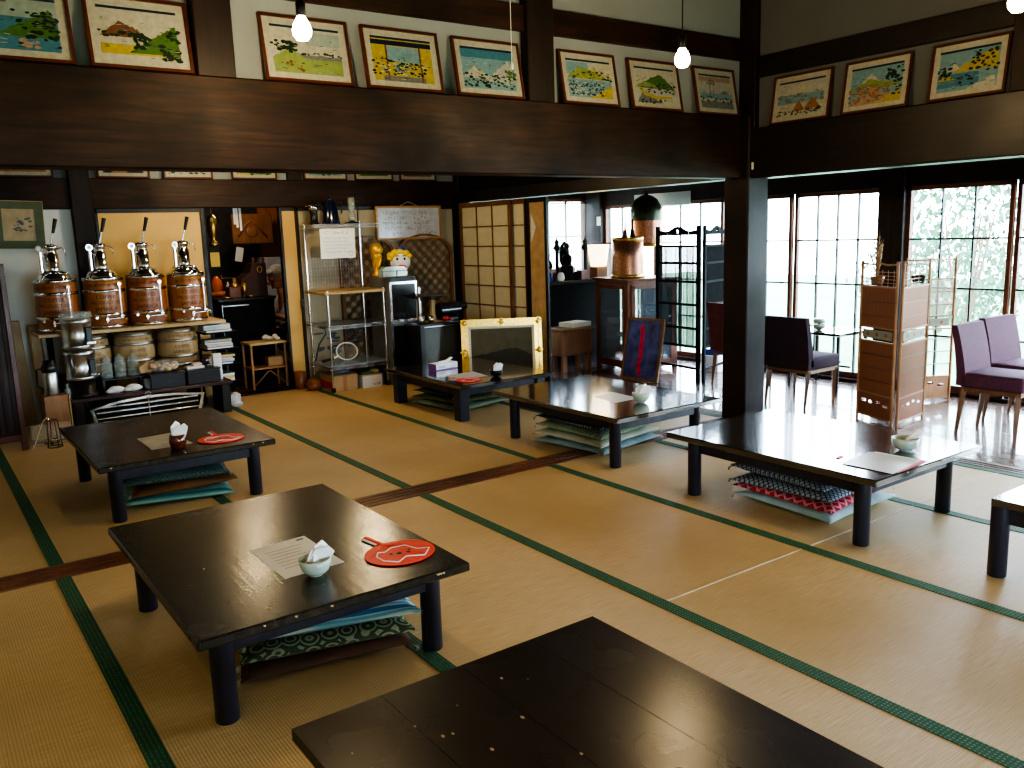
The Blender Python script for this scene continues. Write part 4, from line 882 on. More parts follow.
for x, h, lb in ((.98, .16, 'small dark bottle left of the steel dispenser'), (.955, .12, 'short glass bottle at the left end of the console')):
    b = MB(); b.lathe([(0, 0), (.022, 0), (.024, .01), (.024, h*.6), (.01, h*.75), (.01, h), (0, h)], seg=14); solo('small_bottle', b, m_gjar if h < .15 else m_black, lb, 'bottle', (x, 7.24 if h < .15 else 7.45, .276), 0, 'small bottles on the console')

# ------------------------------------------------------------------ kitchen seen through the doorway
t = thing('counter_cabinet', 'black counter in the kitchen doorway', 'counter', (2.80, 8.62, 0)); b = MB(); b.box(-.27, .28, -.16, .16, 0, .85, 0, .004); b.build('cabinet', m_blackm, t)
b = MB(); b.box(-.29, .30, -.17, .17, .85, .875, 0, .003); b.build('worktop', m_black, t)
b = MB(); b.box(-.25, -.245, -.164, -.16, .1, .82); b.box(-.245, .02, -.164, -.16, .8, .81); b.build('edge_trim', m_steel, t)
t = thing('side_counter', 'dark shelf unit with red goods at the left of the kitchen doorway', 'shelf unit', (2.60, 9.02, 0)); b = MB(); b.box(-.25, .20, -.2, .2, .84, .87); b.box(-.25, .20, -.2, .2, .42, .44); b.box(-.25, -.23, -.2, .2, 0, .84); b.box(.19, .205, -.2, .2, 0, .84); b.build('shelves', m_blackm, t)
for x in (-.12, -.02): b = MB(); b.lathe([(0, .44), (.04, .44), (.04, .6), (.02, .64), (0, .64)], (x, -.1, 0), 12); b.build('red_canister', m_redb, t)
m_till = wood('dark_till_wood', (.05, .018, .012), (.09, .03, .018), .4, 2); t = thing('till', 'dark wooden antique till with two turned finials on the kitchen counter', 'till', (2.955, 8.66, .876))
b = MB(); b.prism([[(-.16, 0), (.10, 0), (.10, .33), (-.04, .33), (-.07, .24), (-.16, .18)]], -.11, .11); b.build('case', m_till, t)
for x in (-.02, .085): b = MB(); b.lathe([(0, .33), (.014, .33), (.014, .345), (.007, .35), (.016, .37), (.007, .39), (0, .40)], (x, -.09, 0), 10); b.build('finial', m_redw, t)
b = MB(); b.tube([(.03+.025*cos(2*pi*k/14), -.115, .27+.03*sin(2*pi*k/14)) for k in range(14)], .005, 5, closed=True); b.build('brass_ornament', m_brass, t)
t = thing('brass_grinder', 'brass and wood hand grinder on the kitchen counter', 'coffee grinder', (2.725, 8.57, .876)); b = MB(); b.box(-.07, .05, -.05, .05, 0, .11, 0, .004); b.build('drawer_box', m_redw, t)
b = MB(); b.lathe([(.05, .11), (.055, .12), (.03, .15), (.02, .16), (.02, .19), (0, .2)], seg=14); b.ball((.085, -.02, .09), .05, .7, .9, 1.2, 12); b.build('brass_bowl', m_brass, t)
b = MB(); b.tube([(0, 0, .2), (-.12, 0, .2), (-.12, 0, .23)], .006, 6); b.build('crank', m_brass, t)
for x, y, lb, mt in ((2.62, 8.50, 'small yellow ashtray on the kitchen counter, left', m_gold), (2.86, 8.505, 'small green and brass dish on the kitchen counter, right', m_brass)):
    b = MB(); b.lathe([(0, 0), (.035, 0), (.05, .018), (.045, .018), (.03, .006), (0, .006)], seg=14); solo('small_dish', b, mt, lb, 'dish', (x, y, .876), 0, 'small dishes on the kitchen counter')
t = thing('orange_jar', 'orange glass jar glowing at the left of the kitchen doorway', 'jar', (2.49, 8.55, .876)) if False else thing('orange_jar', 'orange lidded jar at the left of the kitchen doorway', 'jar', (2.68, 9.0, .871))
b = MB(); b.lathe([(0, 0), (.07, 0), (.08, .02), (.08, .05), (.07, .055)], seg=18); b.build('base', m_orange, t)
b = MB(); b.lathe([(.05, .055), (.06, .09), (.055, .16), (.03, .19), (.015, .21), (0, .215)], seg=16); b.build('globe', M('red_orange_glass', (.7, .15, .04), .15), t)
b = MB(); b.lathe([(0, 0), (.022, 0), (.022, .11), (.008, .13), (.008, .15), (0, .15)], seg=12); solo('white_bottle', b, m_white, 'small white bottle beside the orange jar', 'bottle', (2.77, 8.92, .871)) 
t = thing('hanging_brass_lamp', 'brass lantern hanging at the left of the kitchen doorway', 'lantern', (2.60, 8.7, 1.39)); b = MB(); b.lathe([(0, 0), (.05, .0), (.055, .02), (.03, .05), (.02, .06), (.045, .10), (.055, .2), (.04, .28), (.01, .31), (0, .31)], seg=18); b.build('lantern_body', m_brass, t)
b = MB(); b.cyl((0, 0, .3), (0, 0, .98), .003, seg=5); b.build('chain', m_brass, t)
b = MB(); b.box(-.045, .045, -.004, .004, 0, .18, 0); b.box(-.045, .045, -.006, -.004, .0, .14, 1); b.cyl((0, 0, .18), (0, 0, .24), .002, seg=4); solo('yellow_notice', b, [m_ink, M('yellow_card', (.75, .55, .15), .7)], 'yellow card hanging below the brass lantern', 'card', (2.585, 8.66, 1.19))
t = thing('paper_strips', 'white paper strips hanging in the kitchen doorway', 'paper strips', (2.69, 8.2, 1.52)); 
for k, (x, h) in enumerate(((-.025, .16), (-.002, .19), (.03, .22))):
    b = MB(); b.box(x-.010, x+.010, -.002, .002, .23-h, .235); b.build('strip', m_paperw, t)
b = MB(); b.cyl((-.04, 0, .235), (.045, 0, .235), .003); b.build('hanger', m_black, t)
t = thing('carved_sign_board', 'brown carved wooden board hanging deep in the kitchen', 'carved board', (3.30, 9.6, 1.40)); b = MB(); b.box(-.22, .24, -.015, .015, 0, .33, 0, .006); b.build('board', m_brownw, t)
b = MB(); r = random.Random(8); b.tube([(-.16, -.015, .08), (-.06, -.015, .22), (.0, -.015, .26), (.06, -.015, .2), (.17, -.015, .07)], .012, 6); b.ball((0, -.015, .13), .06, 1.2, .2, 1); b.build('carved_relief', m_brownw, t)
b = MB(); b.cyl((-.2, 0, .33), (0, 0, 1.0), .003, seg=5); b.cyl((.2, 0, .33), (0, 0, 1.0), .003, seg=5); b.build('cord', m_black, t)
b = MB(); b.box(-.04, .04, -.001, .001, 0, .15); solo('hanging_tag', b, m_paper, 'small pale paper tag hanging below the carved board', 'tag', (2.96, 9.1, 1.22), 0, None, 0, 12)
b = MB(); b.cyl((0, 0, .12), (0, 0, 1.1), .0015, seg=4); b.build('string', m_black) if False else b.bm.free()
t = thing('refrigerator', 'white refrigerator at the back of the kitchen behind the man', 'refrigerator', (3.75, 9.9, 0)); b = MB(); b.box(-.33, .30, -.3, .3, 0.02, 1.24, 0, .01); b.build('body', M('fridge_white', (.42, .45, .52), .4), t); b = MB(); b.box(-.32, .29, -.305, -.3, .78, .79); b.build('door_gap', m_ink, t)
b = MB(); b.box(-.25, .25, -.02, .02, 0, .62, 0, .004); solo('orange_cupboard', b, wood('orange_cupboard_wood', (.35, .12, .04), (.45, .18, .07), .5, 2), 'orange brown cupboard on the refrigerator', 'cupboard', (3.72, 9.86, 1.245))
t = thing('bamboo_side_table', 'bamboo side table with shelf in the kitchen doorway', 'side table', (2.83, 8.16, 0))
b = MB(); b.box(-.18, .19, -.13, .15, .44, .462, 0, .004); b.build('tabletop', m_lightwood, t)
for x in (-.165, .17):
    for y in (-.11, .13): b = MB(); b.cyl((x, y, 0), (x, y, .44), .013, seg=8); b.build('leg', m_bamboo, t)
b = MB(); b.box(-.17, .18, -.11, .13, .20, .215); b.tube([(-.15, -.11, .05), (-.02, -.11, .17), (.0, -.11, .18), (.02, -.11, .17), (.15, -.11, .05)], .007, 6); b.build('lower_shelf', m_bamboo, t)
b = MB(); b.box(-.08, .08, -.05, .05, 0, .09, 0, .003); solo('small_carton', b, m_card, 'small carton on the lower shelf of the bamboo table', 'box', (2.93, 8.17, .216))
b = MB(); r = random.Random(1)
for i in range(7): b.ball((r.uniform(-.06, .06), r.uniform(-.05, .05), .02+r.random()*.03), .022, 1.2, .9, .8, 8)
solo('shell_ornaments', b, m_paper, 'heap of pale shells on the bamboo side table', 'ornament', (2.90, 8.13, .464))
# the man, seated behind the counter
def person():
    root = thing('person', 'grey-haired man in a white shirt sitting in the kitchen, looking down to the left', 'person', (3.455, 9.02, 0), 0)
    V = {'pel': (0.02, 0, .42), 'wa': (.02, 0, .56), 'ch': (-.03, 0, .74), 'nk': (-.07, 0, .87), 'hd': (-.10, 0, .94),
         'sl': (-.02, -.17, .80), 'el': (-.10, -.23, .58), 'wl': (-.27, -.14, .66), 'sr': (-.02, .17, .80), 'er': (-.08, .24, .58), 'wr': (-.28, .12, .64),
         'hl': (0, -.09, .41), 'kl': (-.38, -.13, .44), 'al': (-.36, -.13, .08), 'fl': (-.50, -.13, .04), 'hr': (0, .09, .41), 'kr': (-.38, .13, .44), 'ar': (-.36, .13, .08), 'fr': (-.50, .13, .04)}
    R = {'pel': .13, 'wa': .125, 'ch': .135, 'nk': .05, 'hd': .055, 'sl': .06, 'el': .042, 'wl': .026, 'sr': .06, 'er': .042, 'wr': .026, 'hl': .085, 'kl': .06, 'al': .04, 'fl': .03, 'hr': .085, 'kr': .06, 'ar': .04, 'fr': .03}
    E_ = [('pel', 'wa'), ('wa', 'ch'), ('ch', 'nk'), ('nk', 'hd'), ('ch', 'sl'), ('sl', 'el'), ('el', 'wl'), ('ch', 'sr'), ('sr', 'er'), ('er', 'wr'), ('pel', 'hl'), ('hl', 'kl'), ('kl', 'al'), ('al', 'fl'), ('pel', 'hr'), ('hr', 'kr'), ('kr', 'ar'), ('ar', 'fr')]
    def skin(name, keys, edges, scale, mat, extra=0, fing=False):
        me = bpy.data.meshes.new(name); ks = list(keys); vv = [Vector(V[k]) for k in ks]; rr = [R[k]*scale+extra for k in ks]; ee = [(ks.index(a), ks.index(c)) for a, c in edges if a in ks and c in ks]
        if fing:
            for w, el in (('wl', 'el'), ('wr', 'er')):
                d = (Vector(V[w])-Vector(V[el])).normalized(); side = d.cross(Vector((0, 0, 1))).normalized()
                wi = ks.index(w); vv.append(Vector(V[w])+d*.06); rr.append(.028); pi_ = len(vv)-1; ee.append((wi, pi_))
                for f, ln in ((-1.5, .055), (-.5, .07), (.5, .065), (1.5, .05)):
                    a = vv[pi_]+side*f*.014+d*.02; vv.append(a); rr.append(.009); ee.append((pi_, len(vv)-1))
                    vv.append(a+d*ln*.5+Vector((0, 0, -.008))); rr.append(.008); ee.append((len(vv)-2, len(vv)-1))
                    vv.append(a+d*ln*.8+Vector((0, 0, -.03))); rr.append(.007); ee.append((len(vv)-2, len(vv)-1))
                vv.append(Vector(V[w])+d*.04+side*.035); rr.append(.010); ee.append((wi, len(vv)-1)); vv.append(vv[-1]+d*.03+side*.008); rr.append(.008); ee.append((len(vv)-2, len(vv)-1))
        me.from_pydata(vv, ee, []); o = bpy.data.objects.new(name, me); COL.objects.link(o); o.parent = root
        sk = o.modifiers.new('skin', 'SKIN'); sk.use_smooth_shade = True
        for i, q in enumerate(me.skin_vertices[0].data): q.radius = (rr[i], rr[i]); q.use_root = i == 0
        sb = o.modifiers.new('sub', 'SUBSURF'); sb.levels = 1; sb.render_levels = 2
        me.materials.append(mat); return o
    body = skin('body', V.keys(), E_, 1, m_skin, 0, True)
    skin('shirt', ['pel', 'wa', 'ch', 'sl', 'el', 'sr', 'er'], E_, 1, m_shirt, .012)
    skin('trousers', ['pel', 'hl', 'kl', 'al', 'hr', 'kr', 'ar'], E_, 1, m_trouser, .01)
    # head with face, turned down and toward -x
    T = Matrix.Translation((-.12, 0, 1.03)) @ Euler((0, radians(-24), 0)).to_matrix().to_4x4()
    b = MB(); b.T = T
    b.ball((.01, 0, .02), .095, 1.02, .82, 1.05, 22); b.ball((-.02, 0, -.045), .07, 1, .78, 1.0, 18)
    b.ball((-.105, 0, -.012), .018, 1.2, .8, 1.5, 8); b.ball((-.085, 0, -.075), .022, 1, 1.2, .6, 8)
    for s_ in (-1, 1): b.ball((.02, s_*.08, -.01), .022, 1, .4, 1.5, 8); b.ball((-.075, s_*.032, .02), .02, .8, 1.3, .6, 8)
    b.build('head', m_skin, root)
    b = MB(); b.T = T
    for s_ in (-1, 1): b.ball((-.088, s_*.033, .004), .009, .6, 1.2, .6, 8)
    b.ball((-.09, 0, -.052), .012, .5, 2.0, .3, 8); b.build('eyes_and_mouth', m_ink, root)
    b = MB(); b.T = T; b.ball((.03, 0, .045), .105, 1.0, .86, .92, 20); b.ball((-.03, 0, .085), .06, 1.1, 1.1, .6, 14)
    b.build('hair', m_hair, root)
person()
t = thing('low_stool', 'low dark stool the man sits on', 'stool', (3.475, 9.02, 0)); b = MB(); b.lathe([(0, .24), (.16, .24), (.165, .25), (.165, .26), (.15, .27), (0, .27)], seg=20); b.build('seat', m_blackm, t)
for k in range(4): a = k*pi/2+.78; b = MB(); b.cyl((.15*cos(a), .15*sin(a), 0), (.11*cos(a), .11*sin(a), .24), .014); b.build('leg', m_blackm, t)

# ------------------------------------------------------------------ wire rack and what it holds
t = thing('wire_rack', 'chrome wire shelving rack with one wooden shelf', 'shelving rack', (0, 0, 0))
for x in (3.20, 3.775):
    b = MB(); b.cyl((x, 7.84, .04), (x, 7.84, 1.585), .011); b.build('post', m_chrome, t)
    b = MB(); b.cyl((x, 7.40, .04), (x, 7.40, .95), .011); b.build('post', m_chrome, t)
    for y in (7.40, 7.84): b = MB(); b.lathe([(.018, .0), (.02, .005), (.02, .035), (.012, .045), (0, .045)], (x, y, 0), 12); b.build('foot', m_rubber, t)
def wire_shelf(x0, x1, y0, y1, z):
    b = MB()
    for y in (y0, y1): b.cyl((x0, y, z), (x1, y, z), .004, seg=6); b.cyl((x0, y, z-.03), (x1, y, z-.03), .004, seg=6)
    for x in (x0, x1): b.cyl((x, y0, z), (x, y1, z), .004, seg=6); b.cyl((x, y0, z-.03), (x, y1, z-.03), .004, seg=6)
    n = 26
    for k in range(n+1): x = x0+(x1-x0)*k/n; b.cyl((x, y0, z), (x, y1, z), .0022, seg=4)
    for k in range(n):
        x = x0+(x1-x0)*k/n; w = (x1-x0)/n
        b.cyl((x, y0, z), (x+w/2, y0, z-.03), .002, seg=4); b.cyl((x+w/2, y0, z-.03), (x+w, y0, z), .002, seg=4)
    b.build('wire_shelf', m_steel, t)
for z, y0 in ((1.56, 7.56), (.625, 7.38), (.245, 7.38)): wire_shelf(3.17, 3.785 if z < 1 else 3.86, y0, 7.86, z)
b = MB(); b.box(3.17, 3.786, 7.375, 7.865, .915, .94, 0, .004); b.build('wooden_shelf', m_lightwood, t)
b = MB(); b.box(3.17, 3.79, 7.39, 7.85, .247, .255); b.build('plastic_liner', glass('blue_liner', (.35, .45, .6), .6, .15), t)
b = MB()
for k in range(20): b.cyl((3.22+k*.028, 7.855, .95), (3.22+k*.028, 7.855, 1.25), .0015, seg=4)
for k in range(8): b.cyl((3.2, 7.856, .97+k*.04), (3.775, 7.856, .97+k*.04), .0015, seg=4)
b.build('mesh_panel', m_steel, t)
t = thing('paper_notice', 'white handwritten notice hung on the front of the wire rack', 'notice', (3.40, 7.54, 1.245), 0, None, -2)
b = MB(); b.box(-.175, .175, -.001, .001, 0, .275); b.build('sheet', m_paperw, t)
b = MB(); r = random.Random(12); b.scribble(-.13, .12, .225, .03, -.0018, .003, 0, r)
for k in range(5): b.scribble(-.14, .13-.04*(k % 2), .18-.032*k, .014, -.0018, .0016, 0, r)
b.tube([(.13+.018*cos(2*pi*q/10), -.0018, .04+.022*sin(2*pi*q/10)) for q in range(10)], .0015, 4, closed=True); b.build('handwriting', m_inkg, t)
b = MB(); b.tube([(-.09, 0, .275), (0, .01, .315), (.09, 0, .275)], .0015, 4); b.build('string', m_paper, t)
def jar_grinder(name, label, x, y, z, kind):
    t = thing(name, label, 'coffee grinder' if kind != 1 else 'coffee pot', (x, y, z))
    if kind == 0:
        b = MB(); b.lathe([(.05, 0), (.05, .01), (.035, .02), (.035, .11), (.045, .125), (0, .125)], seg=16); b.build('body', m_black, t)
        b = MB(); b.lathe([(.03, .125), (.045, .15), (.04, .18), (0, .185)], seg=14); b.tube([(0, 0, .18), (-.08, 0, .17)], .005, 6); b.build('metal_hopper', m_chrome, t)
    if kind == 1:
        b = MB(); b.lathe([(.085, 0), (.085, .01), (.07, .12), (.052, .2), (.045, .22), (.03, .235), (.012, .24), (.012, .26), (0, .262)], seg=20); b.build('body', M('dark_blue_enamel', (.01, .014, .04), .12, coat=.5), t)
        b = MB(); b.tube([(.05, 0, .2), (.12, 0, .2), (.125, 0, .15), (.11, 0, .10)], .008, 6); b.tube([(-.06, 0, .1), (-.10, 0, .18), (-.12, 0, .2)], [.014, .01, .007], 8); b.build('handle_and_spout', m_black, t)
    if kind == 2:
        b = MB(); b.lathe([(.075, 0), (.075, .01), (.03, .02), (.02, .03)], seg=16); b.tube([(.06, 0, .01), (.06, 0, .22), (.03, 0, .22)], .005, 6); b.build('stand', m_black, t)
        b = MB(); b.lathe([(.0, .03), (.035, .04), (.04, .07), (.02, .105), (.018, .12)], seg=14); b.build('lower_flask', m_gjar, t)
        b = MB(); b.lathe([(.018, .12), (.03, .14), (.036, .2), (.03, .25), (.025, .25)], seg=14); b.build('upper_flask', m_gjar, t)
        b = MB(); b.lathe([(0, .035), (.018, .035), (.022, .06), (0, .065)], seg=10); b.build('wick_glow', m_paperw, t)
jar_grinder('hand_grinder', 'black hand grinder with metal hopper, left on top of the wire rack', 3.25, 7.70, 1.563, 0)
jar_grinder('enamel_pot', 'dark blue enamel coffee pot on top of the wire rack', 3.42, 7.70, 1.563, 1)
jar_grinder('siphon', 'glass siphon coffee maker on black stand, right on top of the wire rack', 3.64, 7.70, 1.563, 2)
t = thing('tennis_racket', 'white-framed racket lying on the lower shelf of the wire rack', 'racket', (3.47, 7.62, .262), 0, None, 18)
b = MB(); pts = [(.11*cos(2*pi*k/24), 0, .085+.085*sin(2*pi*k/24)) for k in range(24)]; b.tube(pts, .007, 6, closed=True); b.cyl((-.10, 0, .05), (-.15, 0, .03), .008); b.build('frame', m_white, t)
b = MB()
for k in range(-7, 8): 
    x = k*.014; hh = .085*math.sqrt(max(0, 1-(x/.11)**2)); b.cyl((x, 0, .085-hh), (x, 0, .085+hh), .0008, seg=3)
for k in range(-5, 6):
    z = k*.014; hh = .11*math.sqrt(max(0, 1-(z/.085)**2)); b.cyl((-hh, 0, .085+z), (hh, 0, .085+z), .0008, seg=3)
b.build('strings', m_paper, t)
b = MB(); b.cyl((-.15, 0, .03), (-.27, 0, .01), .013); b.build('handle', m_black, t)
t = thing('cardboard_box', 'brown cardboard box with red print under the wire rack', 'box', (3.33, 7.52, 0)); b = MB(); b.box(-.12, .13, -.10, .22, 0, .15, 0, .002); b.build('carton', m_card, t)
b = MB(); b.box(-.1215, -.1205, -.09, .20, .03, .09, 0); b.build('red_print', m_redb, t); b = MB(); b.box(-.02, .02, -.1012, -.1, 0, .15); b.build('tape', M('packing_tape', (.38, .2, .1), .4), t)
b = MB(); b.scribble(-.10, -.05, .115, .014, -.1012, .0015, 0, random.Random(4)); b.scribble(-.07, .1, .02, .010, -.1012, .001, 0, random.Random(5)); b.build('print', m_inkg, t)
t = thing('cardboard_box', 'white carton with blue lettering under the wire rack', 'box', (3.60, 7.50, 0)); b = MB(); b.box(-.10, .11, -.10, .20, 0, .125, 0, .002); b.box(-.10, .11, -.101, -.10, .115, .125, 1); b.build('carton', [m_lamin, m_card], t)
b = MB(); b.text('BEANS', .03, lambda x, y: (x+.04, -.1018, .03+y)) if False else b.scribble(.0, .095, .022, .018, -.1018, .004, 0, random.Random(3), .1); b.build('blue_lettering', m_blue, t)
b = MB(); b.box(-.02, .02, -.08, .15, 0, .12, 0, .002); solo('blue_carton', b, M('blue_card', (.08, .12, .35), .5), 'narrow blue carton right of the white carton under the wire rack', 'box', (3.745, 7.54, 0))
b = MB(); b.ball((0, 0, .02), .09, 1.2, .8, .25, 12); b.ball((.06, .02, .02), .06, 1.1, .8, .3, 10); solo('plastic_bag', b, M('shiny_blue_grey', (.12, .16, .25), .2), 'shiny dark plastic bag on the brown cardboard box', 'bag', (3.33, 7.54, .152))
b = MB(); b.box(-.06, .08, -.06, .08, 0, .02, 0, .006); solo('green_cloth', b, m_green, 'green folded cloth on the white carton', 'cloth', (3.57, 7.50, .127))
b = MB(); b.ball((0, 0, .02), .04, 1.3, 1, .5, 10); solo('yellow_gloves', b, M('pale_yellow', (.6, .55, .3), .7), 'pale yellow glove lying next to the green cloth', 'glove', (3.665, 7.48, .126))
b = MB(); b.lathe([(0, 0), (.055, 0), (.075, .03), (.075, .06), (.055, .10), (.045, .11), (.04, .11), (.05, .09), (.0, .03)], seg=20); solo('clay_pot', b, m_clay, 'round glossy brown clay pot in front of the fusuma', 'pot', (3.12, 7.68, 0))
b = MB(); b.lathe([(0, 0), (.05, 0), (.06, .05), (.06, .16), (.05, .17), (0, .17)], seg=16); solo('dark_jar', b, m_clay, 'tall dark brown jar behind the clay pot', 'jar', (3.05, 7.83, .0)) 

# ------------------------------------------------------------------ tower cabinet and its top
t = thing('tower_cabinet', 'grey tower cabinet with two dark glass doors framed in aluminium', 'cabinet', (0, 0, 0))
b = MB(); b.box(3.797, 4.085, 7.31, 7.74, 0, 1.045, 0, .004); b.build('carcass', M('grey_panel', (.16, .16, .15), .5), t)
for z0, z1 in ((.02, .60), (.62, 1.0)):
    b = MB(); b.prism([[(3.79, z0), (4.085, z0), (4.085, z1), (3.79, z1)], [(3.81, z0+.02), (3.81, z1-.02), (4.065, z1-.02), (4.065, z0+.02)]], 7.295, 7.31); d = b.build('door', m_chrome, t)
    b = MB(); b.box(3.81, 4.065, 7.300, 7.308, z0+.02, z1-.02); b.build('dark_glass', M('smoked_glass', (.012, .010, .012), .1), d)
b = MB(); b.box(3.80, 4.07, 7.300, 7.31, 1.005, 1.04, 0, .002); b.build('control_strip', m_black, t)
t = thing('glass_case', 'pale green glass box lying on the tower cabinet', 'glass box', (3.885, 7.40, 1.047)); b = MB(); b.prism([[(-.15, 0), (.12, 0), (.12, .06), (.08, .10), (-.11, .10), (-.15, .07)]], -.085, .0); b.build('panes', M('pale_green_glass', (.35, .45, .40), .1, coat=.5), t)
b = MB()
for x in (-.15, 0, .12): b.box(x-.003, x+.003, -.093, -.087, 0, .062)
b.box(-.15, .12, -.093, -.087, 0, .008); b.box(-.15, .12, -.093, -.087, .055, .061); b.build('lead_frame', m_inkg, t)
t = thing('gold_trophy', 'gold trophy with round globe top on the tower cabinet', 'trophy', (3.835, 7.62, 1.047)); b = MB()
p = [(.045, 0), (.048, .01), (.045, .03), (.030, .05), (.022, .09), (.026, .13), (.04, .18), (.05, .21), (.04, .23)]; b.lathe([(0, 0)]+p+[(0, .25)], seg=24)
for k in range(3): a = k*2.1; b.tube([((.022+.004*q)*cos(a+q*.35), (.022+.004*q)*sin(a+q*.35), .04+.030*q) for q in range(7)], [.006, .010, .012, .014, .014, .016, .014], 6)
b.build('stem', m_goldy, t); b = MB(); b.ball((0, 0, .262), .066, seg=20); b.build('globe', m_goldy, t)
t = thing('toy_head', 'laughing white-faced toy head with yellow hair beside the trophy', 'toy head', (4.045, 7.52, 1.047), -26); b = MB(); b.lathe([(0, 0), (.04, 0), (.035, .05), (0, .05)], seg=12); b.build('neck_stand', m_brownw, t)
b = MB(); b.ball((0, 0, .14), .10, .95, .85, 1.0, 20); b.ball((-.09, -.01, .13), .025, .6, .8, 1.3, 8); b.ball((0, -.09, .13), .014, 1, 1, 1, 8); b.build('face', m_white, t)
b = MB()
for x, z, s_ in ((-.09, .2, .045), (-.05, .225, .045), (.0, .235, .04), (.05, .22, .04), (.085, .19, .03), (-.10, .175, .035)): b.ball((x, -.03, z), s_, 1, 1, .8, 10)
b.build('hair', M('yellow_hair', (.80, .55, .03), .6), t)
b = MB(); b.ball((.01, 0, .245), .055, 1, 1, .7, 12); b.build('cap', m_blue, t)
b = MB(); b.ball((.005, -.07, .085), .045, 1.1, .5, .55, 12); b.build('mouth', m_redb, t)
b = MB(); b.ball((-.035, -.078, .165), .012, 1, .5, 1.2, 8); b.ball((.035, -.078, .165), .012, 1, .5, 1.2, 8); b.tube([(-.05, -.085, .19), (-.03, -.09, .198), (-.015, -.09, .19)], .004, 5); b.tube([(.015, -.09, .19), (.03, -.09, .198), (.05, -.085, .19)], .004, 5); b.build('eyes', m_ink, t)
# notice board and lattice panels
t = thing('notice_board', 'wood-framed whiteboard full of handwriting on the back wall', 'whiteboard', (4.35, 7.86, 1.395)); w, h = .76, .34
b = MB(); b.prism([[(-w/2, 0), (w/2, 0), (w/2, h), (-w/2, h)], [(-w/2+.022, .022), (-w/2+.022, h-.022), (w/2-.022, h-.022), (w/2-.022, .022)]], -.012, .012); b.build('frame', wood('oak_frame', (.45, .22, .08), (.55, .30, .13), .4, 0), t)
b = MB(); b.box(-w/2+.02, w/2-.02, -.002, .004, .02, h-.02); b.build('board', M('whiteboard_surface', (.5, .52, .58), .15), t)
b = MB(); r = random.Random(21)
for x0, x1, z, hh in ((-.30, .2, .25, .035), (-.28, -.05, .20, .03), (.05, .22, .20, .035), (-.31, .0, .15, .03), (.06, .25, .15, .04), (-.28, -.1, .10, .03), (-.02, .15, .09, .03), (.08, .33, .05, .03), (-.2, -.1, .05, .03)): b.scribble(x0, x1, z, hh, -.0032, .004, 0, r)
b.build('handwriting', m_inkg, t); b = MB(); b.tube([(-.10, 0, h), (0, 0, h+.04), (.10, 0, h)], .002, 4); b.build('string', m_paper, t)
def lattice_panel(label, x, y, w, h0, h1):
    t = thing('lattice_panel', label, 'lattice panel', (x, y, 0), 0, 'arched bamboo lattice panels')
    n = 12; arch = [(-w/2, 0)]+[(-w/2*cos(pi*k/n), h0+(h1-h0)*sin(pi*k/n)) for k in range(n+1)]+[(w/2, 0)]
    b = MB()
    out = arch; inn = [(p[0]*.91, (p[1]-.0)*.97+.02) for p in arch]; b.prism([out, inn[::-1]], -.012, .012); b.build('arched_frame', m_brownw, t)
    b = MB()
    def inside(x, z): return abs(x) < w/2*.95 and z > .03 and z < (h0+(h1-h0)*math.sqrt(max(0, 1-(x/(w/2))**2)))*.98
    st = .115
    for sgn, yy in ((1, -.003), (-1, .003)):
        for off in (0, .03):
            c = -2.0
            while c < 3:
                seg = None; pts = []
                for k in range(140):
                    x_ = -w/2+w*k/139; z_ = sgn*x_+c+off
                    if inside(x_, z_): pts.append((x_, z_))
                if len(pts) > 2: b.cyl((pts[0][0], yy, pts[0][1]), (pts[-1][0], yy, pts[-1][1]), .0045, seg=5)
                c += st
    b.build('lattice', m_brownw, t)
lattice_panel('arched bamboo lattice panel behind the wire rack and tower cabinet', 4.02-.16, 7.885, .60, 1.30, 1.45)
lattice_panel('arched bamboo lattice panel behind the black television, right one', 4.52, 7.865, .66, 1.25, 1.45)
# television and roaster
t = thing('television', 'black tube television with a metal drum on top', 'television', (4.19, 7.17, 0))
b = MB(); b.prism([[(-.255, .02), (.255, .02), (.255, .60), (-.255, .60)], [(-.21, .12), (-.21, .56), (.22, .56), (.22, .12)]], -.17, .115); b.box(-.25, .25, .1, .12, .02, .6); b.build('cabinet', m_black, t)
b = MB(); b.box(-.215, .225, -.15, -.14, .11, .57, 0); b.build('screen', m_screen, t); b = MB(); b.box(-.22, .24, -.02, -.0, 0, .02); b.build('foot', m_black, t)
b = MB(); b.box(-.21, .22, -.172, -.169, .57, .578); b.build('silver_edge', m_steel, t)
t = thing('roasting_drum', 'dark metal roasting drum with black motor on the television', 'coffee roaster', (4.38, 7.20, .602)); b = MB(); b.cyl((-.12, 0, .10), (.10, 0, .10), .075, .08, 20); b.box(-.10, .08, -.05, .05, 0, .03); b.build('drum', m_steel if False else M('dark_steel', (.10, .10, .11), .25, .8), t)
b = MB(); b.cyl((.10, 0, .12), (.19, 0, .13), .045, .04, 16); b.tube([(.13, 0, .09), (.15, 0, .02), (.12, 0, .005)], .004, 5); b.build('motor', m_black, t)
t = thing('metal_dish', 'shallow metal dish on a wooden stand, on the television', 'dish', (4.17, 7.16, .602)); b = MB(); b.lathe([(0, .21), (.06, .215), (.15, .26), (.155, .262), (.15, .266), (.06, .225), (0, .222)], seg=24); b.build('dish', M('tin', (.35, .36, .36), .3, .9), t)
b = MB(); b.box(-.02, .02, -.02, .02, .012, .215, 0, .002); b.box(-.08, .08, -.05, .05, 0, .012); b.build('stand', m_lightwoodz, t); b = MB(); r = random.Random(3)
for i in range(8): b.ball((r.uniform(-.06, 0), r.uniform(-.04, .04), .24), .012, 1.3, 1, .8, 6)
b.build('beans', M('yellow_beans', (.65, .5, .2), .6), t)
